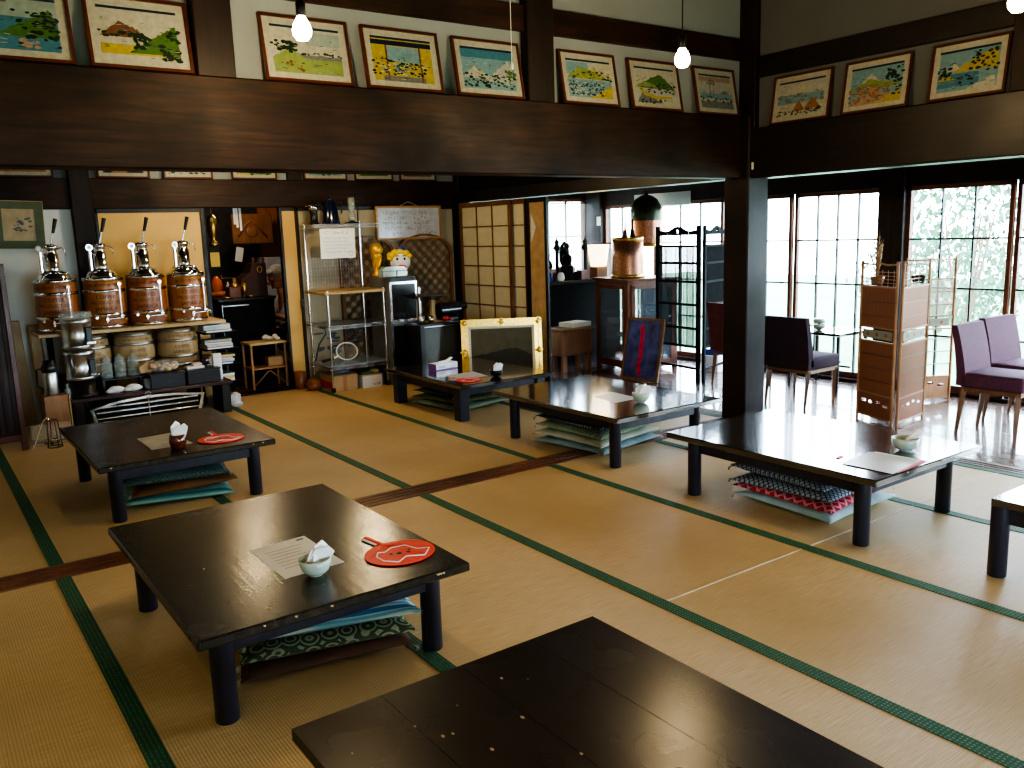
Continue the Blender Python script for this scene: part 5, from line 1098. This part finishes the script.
for x, y, h, lb, mt in ((3.99, 7.06, .075, 'small steel cup left on the television', m_steel), (4.09, 7.06, .07, 'small shiny cup beside the wooden stand', m_chrome)):
    b = MB(); b.lathe([(0, 0), (.024, 0), (.03, h), (.027, h), (.022, .005), (0, .005)], seg=16); solo('metal_cup', b, mt, lb, 'cup', (x, y, .602), 0, 'metal cups on the television')
t = thing('chrome_pump', 'chrome cylinder pump standing beside the tower cabinet', 'pump', (4.13, 7.36, .0)); b = MB(); b.box(-.03, .03, -.03, .03, 0, .62, 0, .003); b.build('column', m_black, t); b = MB(); b.cyl((0, -.02, .62), (0, -.02, .80), .028); b.cyl((0, -.02, .84), (0, -.02, .93), .024); b.cyl((0, -.02, .80), (0, -.02, .84), .012); b.build('cylinders', m_chrome, t)
b = MB(); b.ball((0, 0, .03), .035, 1.2, 1, .8, 8); b.ball((.04, 0, .025), .025, 1, 1, .8, 8); solo('red_pot', b, M('dark_red_glaze', (.35, .02, .02), .3), 'small red lidded pot behind the wooden stand', 'pot', (4.27, 7.08, .602))
# gilt frame
t = thing('gilt_framed_painting', 'large gilt-framed dark landscape painting leaning behind the tissue box table', 'painting', (4.60, 6.62, .008), -31, None, 6); w, h, f = .77, .62, .07
b = MB(); 
for k, (o0, o1, y0) in enumerate(((0, .03, -.035), (.03, .055, -.02), (.055, f, -.03))):
    b.prism([[(-w/2+o0, o0), (w/2-o0, o0), (w/2-o0, h-o0), (-w/2+o0, h-o0)], [(-w/2+o1, o1), (-w/2+o1, h-o1), (w/2-o1, h-o1), (w/2-o1, o1)]], y0, .01)
for cx, cz in ((-w/2+.03, .03), (w/2-.03, .03), (w/2-.03, h-.03), (-w/2+.03, h-.03), (0, h-.025), (0, .025), (-w/2+.025, h/2), (w/2-.025, h/2)):
    b.ball((cx, -.032, cz), .026, 1, .45, 1, 10)
    for q in (-1, 1): b.ball((cx+q*.03, -.03, cz), .012, 1, .5, 1, 8); b.ball((cx, -.03, cz+q*.03), .012, 1, .5, 1, 8)
b.build('gilt_frame', m_gold, t)
b = MB(); i0, i1 = f, f+.022; b.prism([[(-w/2+i0, i0), (w/2-i0, i0), (w/2-i0, h-i0), (-w/2+i0, h-i0)], [(-w/2+i1, i1), (-w/2+i1, h-i1), (w/2-i1, h-i1), (w/2-i1, i1)]], -.012, .005); b.build('inner_slip', m_paper, t)
b = MB(); b.poly([(-w/2+i1, -.004, i1), (w/2-i1, -.004, i1), (w/2-i1, -.004, .27), (-w/2+i1, -.004, .27)], 1); b.poly([(-w/2+i1, -.004, .27), (w/2-i1, -.004, .27), (w/2-i1, -.004, h-i1), (-w/2+i1, -.004, h-i1)], 0); hill(b, -w/2+i1, w/2-i1, .26, .34, .7, 1, -.0045, random.Random(3))
b.build('canvas', [M('dusky_sky', (.10, .09, .055), .6, spec=.2), M('dusky_land', (.04, .038, .028), .6, spec=.2)], t)

# ------------------------------------------------------------------ shoji and leaning panels on the partition line
def shoji(label, x, y0, y1, cols, rows, z1=1.745, name='shoji_panel', rz=-90):
    L = abs(y1-y0); t = thing(name, label, 'sliding door', (x, max(y0, y1), .006), rz, 'paper sliding doors')
    b = MB(); b.prism([[(0, 0), (L, 0), (L, z1), (0, z1)], [(.035, .09), (.035, z1-.05), (L-.035, z1-.05), (L-.035, .09)]], -.014, .014); b.build('frame', m_brownw, t)
    b = MB()
    for i in range(1, cols): xx = .035+(L-.07)*i/cols; b.box(xx-.005, xx+.005, -.012, 0, .09, z1-.05)
    for i in range(1, rows): zz = .09+(z1-.14)*i/rows; b.box(.035, L-.035, -.012, 0, zz-.005, zz+.005)
    b.build('lattice_bars', m_brownw, t)
    b = MB(); b.box(.03, L-.03, .001, .004, .08, z1-.04); b.build('paper', m_shoji, t)
shoji('large paper shoji door with three columns, right of the notice board', 4.965, 6.92, 7.84, 3, 8)
shoji('second shoji door half hidden behind the large one', 5.0, 6.70, 7.55, 3, 8)
t = thing('fusuma_panel', 'beige panel with black edge standing open next to the shoji', 'sliding door', (5.0, 6.72, .006), -90); b = MB(); b.box(.07, .31, -.008, .008, .03, 1.70); b.build('panel_face', M('beige_panel', (.50, .33, .17), .7), t)
b = MB(); b.box(.30, .335, -.014, .014, 0, 1.74, 0, .003); b.box(0, .07, -.014, .014, 0, 1.74, 0, .003); b.box(.07, .30, -.012, .012, 1.70, 1.74); b.box(.07, .30, -.012, .012, 0, .03); b.build('edge_frame', m_black, t)
b = MB(); b.poly([(.09, -.0088, 1.60), (.17, -.0088, 1.47), (.09, -.0088, 1.32)]); b.build('pale_patch', m_paper, t)

# ------------------------------------------------------------------ boarded room furniture
t = thing('back_counter', 'dark counter in front of the bright back window', 'counter', (0, 0, 0)); b = MB(); b.box(5.50, 6.50, 7.02, 7.5, .12, .88, 0, .004); b.build('cabinet', m_blackm, t)
b = MB(); b.box(5.42, 6.56, 6.98, 7.56, .88, .91, 0, .004); b.build('worktop', m_black, t); b = MB(); b.box(5.55, 6.45, 7.05, 7.48, 0, .12); b.build('plinth', m_blackm, t)
def grinder(label, x, y, kind):
    t = thing('coffee_mill', label, 'coffee mill', (x, y, .911), random.Random(x).uniform(-20, 20), 'coffee mills on the dark counter'); r = random.Random(kind)
    if kind == 0:
        b = MB(); b.box(-.07, .07, -.07, .07, 0, .13, 0, .006); b.build('drawer_box', m_redw, t); b = MB(); b.lathe([(.05, .13), (.06, .15), (.05, .2), (.02, .23), (0, .235)], seg=14); b.build('hopper', m_blackm, t)
        b = MB(); b.tube([(0, 0, .23), (0, 0, .27), (.10, 0, .28), (.10, 0, .32)], .006, 6); b.build('crank', m_black, t)
    elif kind == 1:
        b = MB(); b.lathe([(.06, 0), (.06, .02), (.035, .04), (.03, .12), (.05, .2), (.055, .3), (.045, .36), (.015, .40), (0, .41)], seg=16); b.build('tall_body', m_blackm, t)
    elif kind == 2:
        b = MB(); b.lathe([(.065, 0), (.065, .015), (.02, .03), (.02, .3), (.045, .33), (.03, .36), (.02, .38), (.03, .40), (.008, .43), (0, .47)], seg=16); b.build('tall_body', m_blackm, t); b = MB(); b.tube([(.045, 0, .33), (.05, 0, .1)], .006, 6); b.build('side_rod', m_brass, t)
    elif kind == 3:
        b = MB(); b.box(-.05, .05, -.05, .05, 0, .16, 0, .005); b.lathe([(.02, .16), (.055, .2), (.055, .25), (.02, .28), (0, .28)], seg=12); b.build('body', m_blackm, t)
        b = MB(); b.tube([(-.02+.10*cos(a), 0, .22+.12*sin(a)) for a in [1.2+k*.35 for k in range(9)]], .006, 6); b.ball((.0, 0, .36), .035, seg=10); b.build('wheel', m_black, t)
for x, y, k, lb in ((5.475, 7.42, 1, 'smooth upright mill at the far left end of the dark counter'), (5.95, 7.44, 2, 'slim mill behind the others near the curtain'), (5.77, 7.46, 0, 'boxy mill behind the tall smooth one'), (5.56, 7.12, 0, 'boxy mill with crank at the left end of the dark counter'), (5.66, 7.30, 3, 'mill with curved wheel, silhouetted second on the dark counter'), (5.86, 7.20, 1, 'tall smooth dark mill silhouetted against the window'), (6.00, 7.34, 0, 'boxy mill with crank, in the middle of the dark counter'), (6.14, 7.18, 2, 'tallest slim mill with pointed top on the dark counter'), (5.78, 7.06, 3, 'low mill with wheel at the front of the dark counter')): grinder(lb, x, y, k)
for x, y, lb, mt in ((5.52, 7.04, 'small blue glass on the left end of the dark counter', m_blue), (5.66, 7.02, 'small pale vase among the mills', m_white), (5.88, 7.03, 'dark squat jar among the mills', m_blackm), (5.98, 7.02, 'brown wooden box on the dark counter', m_redw)):
    b = MB()
    if 'box' in lb: b.box(-.07, .05, -.04, .05, 0, .10, 0, .003)
    else: b.lathe([(0, 0), (.03, 0), (.042, .03), (.035, .07), (.02, .09), (0, .09)], seg=12)
    solo('counter_ornament', b, mt, lb, 'ornament', (x, y, .911), 0, 'small things on the dark counter')
t = thing('table_lamp', 'glowing white table lamp on a wooden base, beside the copper basket', 'lamp', (6.16, 6.99, .912)); b = MB(); b.box(-.075, .075, -.06, .06, .0, .13, 0, .004); b.build('base', m_brownw, t)
b = MB(); b.lathe([(.085, .135), (.10, .25), (.115, .36), (.112, .36), (.0, .36)], seg=24); b.build('lamp_shade', emis('glowing_shade', (1, .84, .55), 3.2), t); l = bpy.data.lights.new('table_lamp_light', 'POINT'); l.energy = 5; l.color = (1, .75, .42); l.shadow_soft_size = .1; lo = bpy.data.objects.new('table_lamp_light', l); lo.location = (6.16, 6.99, 1.42); COL.objects.link(lo)
t = thing('glass_cabinet', 'reddish wooden display cabinet with glass doors', 'display cabinet', (5.84, 6.19, 0), -11); X1, Y1, H = .55, .58, .92
b = MB()
for x, y in ((0, 0), (X1, 0), (0, Y1), (X1, Y1)): b.box(x-.02, x+.02, y-.02, y+.02, 0, H)
for z in (.06, H-.02): b.box(-.02, X1+.02, -.02, Y1+.02, z-.02, z+.02, 0, .003)
b.box(-.03, X1+.03, -.03, Y1+.08, H, H+.02, 0, .004); b.box(X1-.01, X1, 0, Y1, .06, H); b.build('carcass', m_redw, t)
b = MB(); 
for z in (.32, .58): b.box(0, X1, 0, Y1, z, z+.008)
b.build('shelf', m_gjar, t)
for nm, q in (('door', 0), ('door', 1)):
    b = MB()
    if q == 0: b.box(-.024, -.02, .03, Y1-.03, .09, .86)
    else: b.box(.03, X1-.03, -.024, -.02, .09, .86)
    d = b.build(nm, glass('cabinet_glass', (.12, .14, .16), .5), t)
    b = MB()
    for a0, a1, z0, z1 in ((.02, .06, .08, .88), ((Y1 if q == 0 else X1)-.06, (Y1 if q == 0 else X1)-.02, .08, .88), (.02, (Y1 if q == 0 else X1)-.02, .08, .12), (.02, (Y1 if q == 0 else X1)-.02, .84, .88)):
        if q == 0: b.box(-.03, -.02, a0, a1, z0, z1)
        else: b.box(a0, a1, -.03, -.02, z0, z1)
    b.build('door_frame', m_redw, d)
r = random.Random(6)
for (x, y, z, s_, mt, lb) in ((.15, .2, .59, .07, m_paper, 'pale bowl on the upper shelf inside the display cabinet'), (.38, .18, .59, .09, M('teal_glaze', (.05, .25, .22), .2), 'teal bowl on the upper shelf inside the display cabinet'), (.15, .35, .33, .06, m_white, 'white cup on the lower shelf inside the display cabinet'), (.12, .12, .33, .05, m_paper, 'cream cup at the front of the lower shelf in the display cabinet'), (.2, .3, .085, .07, m_celadon, 'celadon bowl at the bottom of the display cabinet')):
    b = MB(); b.lathe([(0, 0), (s_*.5, 0), (s_, s_*.7), (s_*.93, s_*.7), (s_*.4, .01), (0, .01)], seg=18); solo('ceramic_bowl', b, mt, lb, 'bowl', (5.84+x*.98+y*.19, 6.19+y*.98-x*.19, z), 0, 'ceramics in the display cabinet')
t = thing('copper_basket', 'perforated copper bucket with brass rims on the display cabinet', 'bucket', (6.05, 6.42, .942)); b = MB(); b.lathe([(.17, .02), (.165, .2), (.155, .38), (.15, .38), (0, .37)], seg=28); b.build('perforated_wall', m_copper, t)
for z, rr in ((0, .175), (.37, .162)): b = MB(); b.lathe([(rr-.01, z), (rr, z), (rr, z+.035), (rr-.01, z+.035)], seg=28); b.build('rim', m_brass, t)
for x, y, h, lb in ((6.02, 6.42, .17, 'tall dark bottle standing on the copper bucket, left'), (6.12, 6.42, .2, 'taller dark bottle standing on the copper bucket, right')):
    b = MB(); b.lathe([(0, 0), (.03, 0), (.032, .02), (.02, .08), (.01, .11), (.01, h), (0, h)], seg=12); solo('dark_bottle', b, m_redw if h < .18 else m_blackm, lb, 'bottle', (x, y, 1.324), 0, 'bottles on the copper bucket')
t = thing('dome_lantern', 'hanging domed copper lantern with dark cap', 'lantern', (6.52, 6.63, 1.24)); R_ = .165; b = MB(); b.lathe([(R_*.95, .03), (R_, .1), (R_, .28)], seg=28); b.build('perforated_wall', m_copper, t)
b = MB(); b.lathe([(R_+.004, .27), (R_+.004, .36), (R_*.95, .42), (R_*.72, .49), (R_*.4, .525), (.02, .54), (.02, .56), (0, .565)], seg=28); b.build('dome_cap', M('dark_verdigris', (.05, .06, .035), .35, .6, var=.3), t)
b = MB(); b.lathe([(R_-.01, 0), (R_+.004, 0), (R_+.004, .035), (R_-.01, .035)], seg=28); b.build('rim', m_brass, t); b = MB(); b.tube([(0, 0, .56), (.012, 0, .60), (0, 0, .64), (0, 0, 1.0)], .004, 6); b.build('hook_and_chain', m_black, t)
b = MB(); b.box(-.42, .42, -.002, .002, 0, .16, 0); solo('paper_blind', b, glass('translucent_blind', (.85, .9, .95), .5, .8), 'short white paper blind hung at the top of the back right window', 'blind', (6.84, 6.72, 1.64), -90)
b = MB(); b.lathe([(.10, 0), (.11, .02), (.10, .22), (.085, .28), (0, .28)], seg=20); solo('white_jar', b, M('greyish_white_glaze', (.5, .5, .52), .5), 'greyish white jar behind the black screen on the display cabinet', 'jar', (6.36, 6.71, .942))
b = MB(); b.box(-.035, .035, -.006, .0, 0, .14, 0); b.box(-.025, .025, -.008, -.006, .02, .12, 1); solo('small_wall_card', b, [m_ink, m_paper], 'small card pinned on the dark corner post between the back windows', 'card', (6.79, 7.695, 1.46), -20)
t = thing('curtain', 'sheer white curtain drawn across the back window behind the mills', 'curtain', (5.12, 7.93, .12)); b = MB(); n = 60; pv = None
for k in range(n+1):
    x = 1.66*k/n; y = .018*sin(k*.9); v = (b._v((x, y, 0)), b._v((x, y, 1.62)))
    if pv: b._f([pv[0], v[0], v[1], pv[1]], 0, True)
    pv = v
sheer, nt, bs = _new('sheer_curtain'); bs.inputs['Base Color'].default_value = (.9, .93, .95, 1); bs.inputs['Alpha'].default_value = .6; bs.inputs['Roughness'].default_value = .9
b.build('fabric', sheer, t); b = MB(); b.cyl((-.02, 0, 1.63), (1.7, 0, 1.63), .008); b.build('rod', m_black, t)
# drum table, papers, painting
t = thing('low_bench', 'reddish brown low wooden bench in front of the dark counter', 'bench', (5.58, 6.68, 0)); b = MB(); b.box(-.21, .20, -.02, .22, .17, .43, 0, .02, seg=2); b.build('body', m_brownw, t); b = MB(); b.box(-.22, .22, -.05, .25, .43, .455, 0, .006); b.build('bench_top', m_brownw, t)
for x in (-.16, .16):
    for y in (.02, .18): b = MB(); b.box(x-.03, x+.03, y-.02, y+.02, 0, .17, 0, .004); b.build('leg', m_brownw, t)
b = MB()
for k in range(5): b.box(-.14+.006*(k % 2), .14, -.10, .10, .009*k, .008+.009*k, 0)
solo('newspaper_pile', b, m_paper, 'pile of newspapers on the right end of the low wooden bench', 'newspapers', (5.86, 6.79-.0, .457), 8) if False else solo('newspaper_pile', b, m_paper, 'pile of newspapers on the low wooden bench', 'newspapers', (5.64, 6.78, .457), 8)
t = thing('framed_poster', 'dark blue framed poster with a red stripe leaning on the display cabinet', 'poster', (5.60, 5.80, .004), -82, None, 12); w, h = .44, .60
b = MB(); b.prism([[(-w/2, 0), (w/2, 0), (w/2, h), (-w/2, h)], [(-w/2+.025, .025), (-w/2+.025, h-.025), (w/2-.025, h-.025), (w/2-.025, .025)]], -.014, .01); b.build('frame', m_brownw, t)
b = MB(); b.box(-w/2+.02, w/2-.02, -.002, .006, .02, h-.02); b.build('picture_sheet', M('mottled_navy', (.05, .07, .26), .35, var=.7, scale=9), t)
b = MB(); r = random.Random(2); pts = [(-.02+.012*r.uniform(-1, 1), .05+.04*k) for k in range(13)]
for (x, z), (x2, z2) in zip(pts, pts[1:]): b.poly([(x-.025, -.0035, z), (x+.022, -.0035, z), (x2+.022, -.0035, z2), (x2-.025, -.0035, z2)])
b.build('red_stripe', M('mottled_red', (.5, .02, .08), .3, var=.5, scale=20), t)
# black reed screen
def reed_panel(label, x, y, rz, w, H=1.44):
    t = thing('reed_screen', label, 'folding screen', (x, y, 0), rz, 'black folding screen panels'); b = MB()
    for xx in (0, w-.04): b.box(xx, xx+.04, -.013, .013, 0, H, 0, .003)
    for z in (.13, .33, .50, .72, .93, 1.10, 1.255): b.box(.04, w-.04, -.01, .01, z-.011, z+.011)
    b.build('frame', m_blackm, t)
    n = 14; up = [(.04+(w-.08)*k/n, H-.05+.035*sin(pi*k/n)**2+.012*cos(2*pi*k/n*2)) for k in range(n+1)]; lo = [(w-.04, H-.085), (.04, H-.085)]
    def circ(cx, cz, r_): return [(cx+r_*cos(-2*pi*k/10), cz+r_*sin(-2*pi*k/10)) for k in range(10)]
    b = MB(); b.prism([lo[::-1]+up[::-1], circ(w/2, H-.05, .019), circ(w*.26, H-.065, .010), circ(w*.74, H-.065, .010)], -.008, .008); b.build('curved_top_rail', m_blackm, t)
    b = MB()
    k = .048
    r = random.Random(int(x*100))
    while k < w-.045:
        b.box(k, k+.0055, -.003, .003, .335, 1.25); k += .0125+.003*r.random()
    b.build('reeds', m_blackm, t)
    b = MB(); b.tube([(w*.3, -.012, .55), (w*.32, -.012, .60), (w*.36, -.012, .60)], .006, 5); b.build('hinge', m_steel, t)
reed_panel('black reed folding screen panel facing left, left one beside the display cabinet', 5.97, 5.93, -95, .60)
reed_panel('black reed folding screen panel just left of the pillar', 5.94, 5.31, 16, .55)
b = MB(); b.box(-.14, .14, -.1, .1, 0, .16, 0, .004); b.box(-.1, .06, -.08, .08, .16, .22, 1, .004); solo('crate_of_bottles', b, [m_paperw, m_blue], 'white crate with blue packets on the floor behind the black screen', 'crate', (6.60, 5.72, 0), 10)

# chairs
def chair(label, x, y, rz, mat, w=.40, d=.42, H=.73, seat=.42, name='low_dining_chair'):
    t = thing(name, label, 'chair', (x, y, 0), rz, 'upholstered low chairs')
    b = MB(); b.box(-w/2, w/2, -d/2-.01, d/2-.02, seat-.10, seat, 0, .025, seg=3); b.build('seat', mat, t)
    b = MB(); N = 8; G = []
    for i in range(N+1):
        u = i/N; z = seat-.09+(H-seat+.09)*u; yb_ = d/2-.075+.075*u**1.6; th = .065-.022*u
        row = []
        for (xx, yy) in ((-w/2, yb_), (w/2, yb_), (w/2, yb_+th), (-w/2, yb_+th)): row.append(b._v((xx, yy, z)))
        G.append(row)
    for A, B in zip(G, G[1:]):
        for k in range(4): b._f([A[k], A[(k+1) % 4], B[(k+1) % 4], B[k]])
    b._f(G[0][::-1]); b._f(G[-1])
    bmesh.ops.bevel(b.bm, geom=[e for e in b.bm.edges if e.is_boundary is False and e.calc_face_angle(0) > .8], offset=.012, segments=2, affect='EDGES')
    for f in b.bm.faces: f.smooth = False
    b.build('backrest', mat, t)
    b = MB(); b.box(-w/2+.015, w/2-.015, -d/2+.005, d/2-.03, seat-.13, seat-.10, 0, .003); b.build('seat_rail', m_cleg, t)
    for sx in (-1, 1):
        b = MB(); b.T = Matrix.Identity(4); zt = seat-.11
        for yy, off in ((-d/2+.03, -.0), (d/2-.05, .035)):
            b = MB(); b.lathe([(.013, 0), (.024, zt)], (0, 0, 0), 4, sm=False)
            for v in b.bm.verts: k = 1-v.co.z/zt; v.co.x += sx*(w/2-.03); v.co.y += yy+off*k
            b.lathe([(0, .001), (.013, .001)], (sx*(w/2-.03), yy+off, 0), 4, sm=False)
            b.build('leg', m_cleg, t)
    return t
chair('purple velvet chair in the foreground at the right edge, left of its twin', 5.85, 2.65, 1, m_purple, w=.36)
chair('purple velvet chair behind, right of its twin at the right edge', 6.345, 2.70, -5, m_purple, w=.375)
chair('chair with velvet darkened for backlight, seen from behind, between the pillar and the bamboo screen', 5.82, 4.17, 90, m_purple_backlit, w=.43, H=.715, seat=.40)
chair('wine-coloured chair half hidden behind the left side of the pillar', 6.075, 4.97, 80, M('wine_velvet', (.10, .025, .03), .7, spec=.3), H=.76)
# window table
t = thing('small_table', 'small black window table with white reflecting top', 'table', (6.60, 4.46, 0)); b = MB(); b.box(-.23, .23, -.27, .27, .475, .50, 0, .004); b.build('tabletop', m_tableb, t)
for sx in (-1, 1):
    for sy in (-1, 1): b = MB(); b.box(sx*.20-.012, sx*.20+.012, sy*.24-.012, sy*.24+.012, 0, .475, 0, .002); b.build('leg', m_black, t)
b = MB(); b.box(-.20, .20, -.008, .008, .18, .20); b.box(-.008, .008, -.23, .23, .18, .2); b.build('stretcher', m_black, t)
b = MB(); b.lathe(bowl_prof(.055, .05), seg=20); b.lathe([(0, .06), (.045, .06), (.055, .075), (.05, .10), (0, .10)], seg=16); b.lathe([(.01, .012), (.01, .06)], seg=8); solo('stacked_bowls', b, m_celadon, 'two stacked small bowls on the window table', 'bowl', (6.53, 4.50, .501))
# bamboo screen
def bamboo_panel(label, x, y, rz, w, H=1.15, light=False):
    t = thing('bamboo_screen', label, 'folding screen', (x, y, 0), rz, 'bamboo folding screen panels'); f = .018
    b = MB()
    for xx in (f/2, w-f/2): b.cyl((xx, 0, 0), (xx, 0, H), f/2+.002, seg=8)
    for z in (.03, .20, .58, .68, .97): b.box(f, w-f, -.007, .007, z-.006, z+.006)
    b.tube([(f, 0, H-.02), (w*.3, 0, H-.025), (w*.5, 0, H-.015), (w*.7, 0, H-.025), (w-f, 0, H-.02)], .007, 6); b.build('bamboo_frame', m_bamboo, t)
    if light:
        b = MB()
        for z in (.30, .40, .50, .77, .87): b.box(f, w-f, -.004, .004, z-.003, z+.003)
        b.box(w/2-.003, w/2+.003, -.004, .004, .2, .97); b.build('thin_bars', m_bamboo, t)
        b = MB(); b.box(f, w-f, -.001, .001, .68, .97); b.build('sheer_panel', glass('sheer_rush', (.6, .5, .4), .35, .6), t)
    else:
        b = MB(); b.box(f, w-f, -.003, .003, .20, .58); b.box(f, w-f, -.003, .003, .68, .97)
        b.build('woven_panel', m_wicker, t)
        b = MB()
        for z in (.295, .39, .485, .765, .865): b.box(f, w-f, -.006, .006, z-.003, z+.003)
        b.build('cross_bars', m_redw, t)
        b = MB()
        for z in (1.0, 1.025, 1.05, 1.075): b.cyl((f, 0, z), (w-f, 0, z), .0028, seg=5)
        for k in range(6): xx = f+(w-2*f)*(k+.5)/6; b.cyl((xx, 0, .97), (xx, 0, 1.09), .0025, seg=5)
        b.build('top_lattice', m_bamboo, t)
    b = MB(); r = random.Random(int(w*1000)); b.box(w*.1, w*.9, -.002, .002, .60, .66); b.build('painted_band', M('greenish_band', (.30, .30, .22), .5), t)
    b = MB(); 
    for k in range(3): cx = w*(.25+.25*k); b.poly([(cx+.016*cos(q), -.0028, .63+.014*sin(q)) for q in range(6)])
    b.build('painted_flowers', M('flower_red', (.4, .08, .05), .6), t)
    holes = []
    for k in range(4): cx = w*(.2+.2*k); holes.append([(cx+(.028+.008*(q % 2))*cos(-q*pi/4), .14+.012*sin(-q*pi/4)+.012*k*(-1)**k*.3) for q in range(8)])
    b = MB(); b.prism([[(f, .03), (w-f, .03), (w-f, .20), (f, .20)]]+holes, -.003, .003); b.build('pierced_board', m_bamboo if light else m_wicker, t)
bamboo_panel('woven bamboo screen panel facing left, left leaf of the folding screen', 5.697, 3.585, -112, .40)
bamboo_panel('woven bamboo screen panel facing the camera, right leaf of the folding screen', 5.56, 3.19, 7, .45)
bamboo_panel('open pale bamboo lattice leaf standing behind the woven screen', 6.34, 3.62, -30, .42, 1.14, True)
for (x, y, lb) in ((5.66, 3.38, 'small brown basket hung in the top of the left bamboo leaf'), (5.88, 3.20, 'small dark cup hung in the top of the right bamboo leaf')):
    b = MB(); b.lathe([(0, 0), (.035, 0), (.05, .05), (.045, .055), (.0, .02)], seg=14); b.tube([(-.045, 0, .05), (0, 0, .12), (.045, 0, .05)], .002, 4); solo('hanging_basket', b, m_brownw if 'brown' in lb else m_blackm, lb, 'basket', (x, y+.06, .985), 0, 'baskets on the bamboo screen')
t = thing('dried_branches', 'bundle of dried branches standing in the brown basket on the bamboo screen', 'dried plant', (5.67, 3.44, 1.01)); b = MB(); r = random.Random(7)
for i in range(11):
    a = r.uniform(0, 6.28); d = r.uniform(.01, .09); h = r.uniform(.2, .36); b.tube([(0, 0, 0), (d*.3*cos(a), d*.3*sin(a), h*.5), (d*cos(a), d*sin(a), h)], [.003, .0025, .001], 5)
    for k in range(5): zz = h*(.45+.1*k); b.ball((d*zz/h*cos(a), d*zz/h*sin(a), zz), .009, .7, .7, 1.6, 6)
b.build('stems', M('dry_straw', (.35, .22, .12), .8), t)
# small conduit box on pillar
t = thing('switch_box', 'small white switch box on the pillar top under the big beam', 'switch', (4.97, 3.99, 1.81)); b = MB(); b.box(-.018, .018, -.012, .008, 0, .05, 0, .003); b.build('box_body', m_paper, t); b = MB(); b.cyl((0, .0, .05), (0, 0, .9), .004, seg=6); b.build('cable', m_black, t)

# ------------------------------------------------------------------ light
w = bpy.data.worlds.new('World'); scene.world = w; w.use_nodes = True; nt = w.node_tree; bg = nt.nodes['Background']
tc = nt.nodes.new('ShaderNodeTexCoord'); sp = nt.nodes.new('ShaderNodeSeparateXYZ'); nt.links.new(tc.outputs['Generated'], sp.inputs[0])
mr = nt.nodes.new('ShaderNodeMapRange'); mr.inputs[1].default_value = -.15; mr.inputs[2].default_value = .35; nt.links.new(sp.outputs[2], mr.inputs[0])
mx = nt.nodes.new('ShaderNodeMix'); mx.data_type = 'RGBA'; mx.inputs[6].default_value = (.66, .84, .93, 1); mx.inputs[7].default_value = (.66, .82, 1.0, 1)
nt.links.new(mr.outputs[0], mx.inputs[0]); nt.links.new(mx.outputs[2], bg.inputs[0]); bg.inputs[1].default_value = 26
def portal(loc, rot, sx, sy):
    l = bpy.data.lights.new('window_portal', 'AREA'); l.shape = 'RECTANGLE'; l.size = sx; l.size_y = sy; l.cycles.is_portal = True
    o = bpy.data.objects.new('window_portal', l); o.location = loc; o.rotation_euler = rot; COL.objects.link(o)
portal((7.02, 2.7, .88), (0, radians(90), 0), 1.7, 10.4)
portal((5.95, 8.12, .95), (radians(-90), 0, 0), 1.8, 1.75)
portal((1.8, Y0-.08, .8), (radians(90), 0, 0), 3.6, 1.1)
def lamp(name, loc, e, col=(1, .75, .5), s=.1):
    l = bpy.data.lights.new(name, 'POINT'); l.energy = e; l.color = col; l.shadow_soft_size = s; o = bpy.data.objects.new(name, l); o.location = loc; COL.objects.link(o)
lamp('kitchen_fill_light', (2.95, 8.95, 1.95), 16)  # fill added to brighten the seated man; no fixture hangs here

# ------------------------------------------------------------------ camera
cam = bpy.data.cameras.new('Camera'); co = bpy.data.objects.new('Camera', cam); COL.objects.link(co); scene.camera = co
yaw, pitch, roll, F = .617595547, .175888221, -.0322943045, 851.486598
fv = Vector((sin(yaw)*cos(pitch), cos(yaw)*cos(pitch), -sin(pitch))); rv = Vector((cos(yaw), -sin(yaw), 0)); uv = rv.cross(fv)
r2 = rv*cos(roll)+uv*sin(roll); u2 = -rv*sin(roll)+uv*cos(roll)
co.matrix_world = Matrix(((r2.x, u2.x, -fv.x, 0), (r2.y, u2.y, -fv.y, 0), (r2.z, u2.z, -fv.z, 1.43), (0, 0, 0, 1)))
cam.sensor_width = 36; cam.lens = F*36/1024; cam.clip_start = .05
scene.view_settings.view_transform = 'AgX'; scene.view_settings.look = 'AgX - High Contrast'; scene.view_settings.exposure = .15
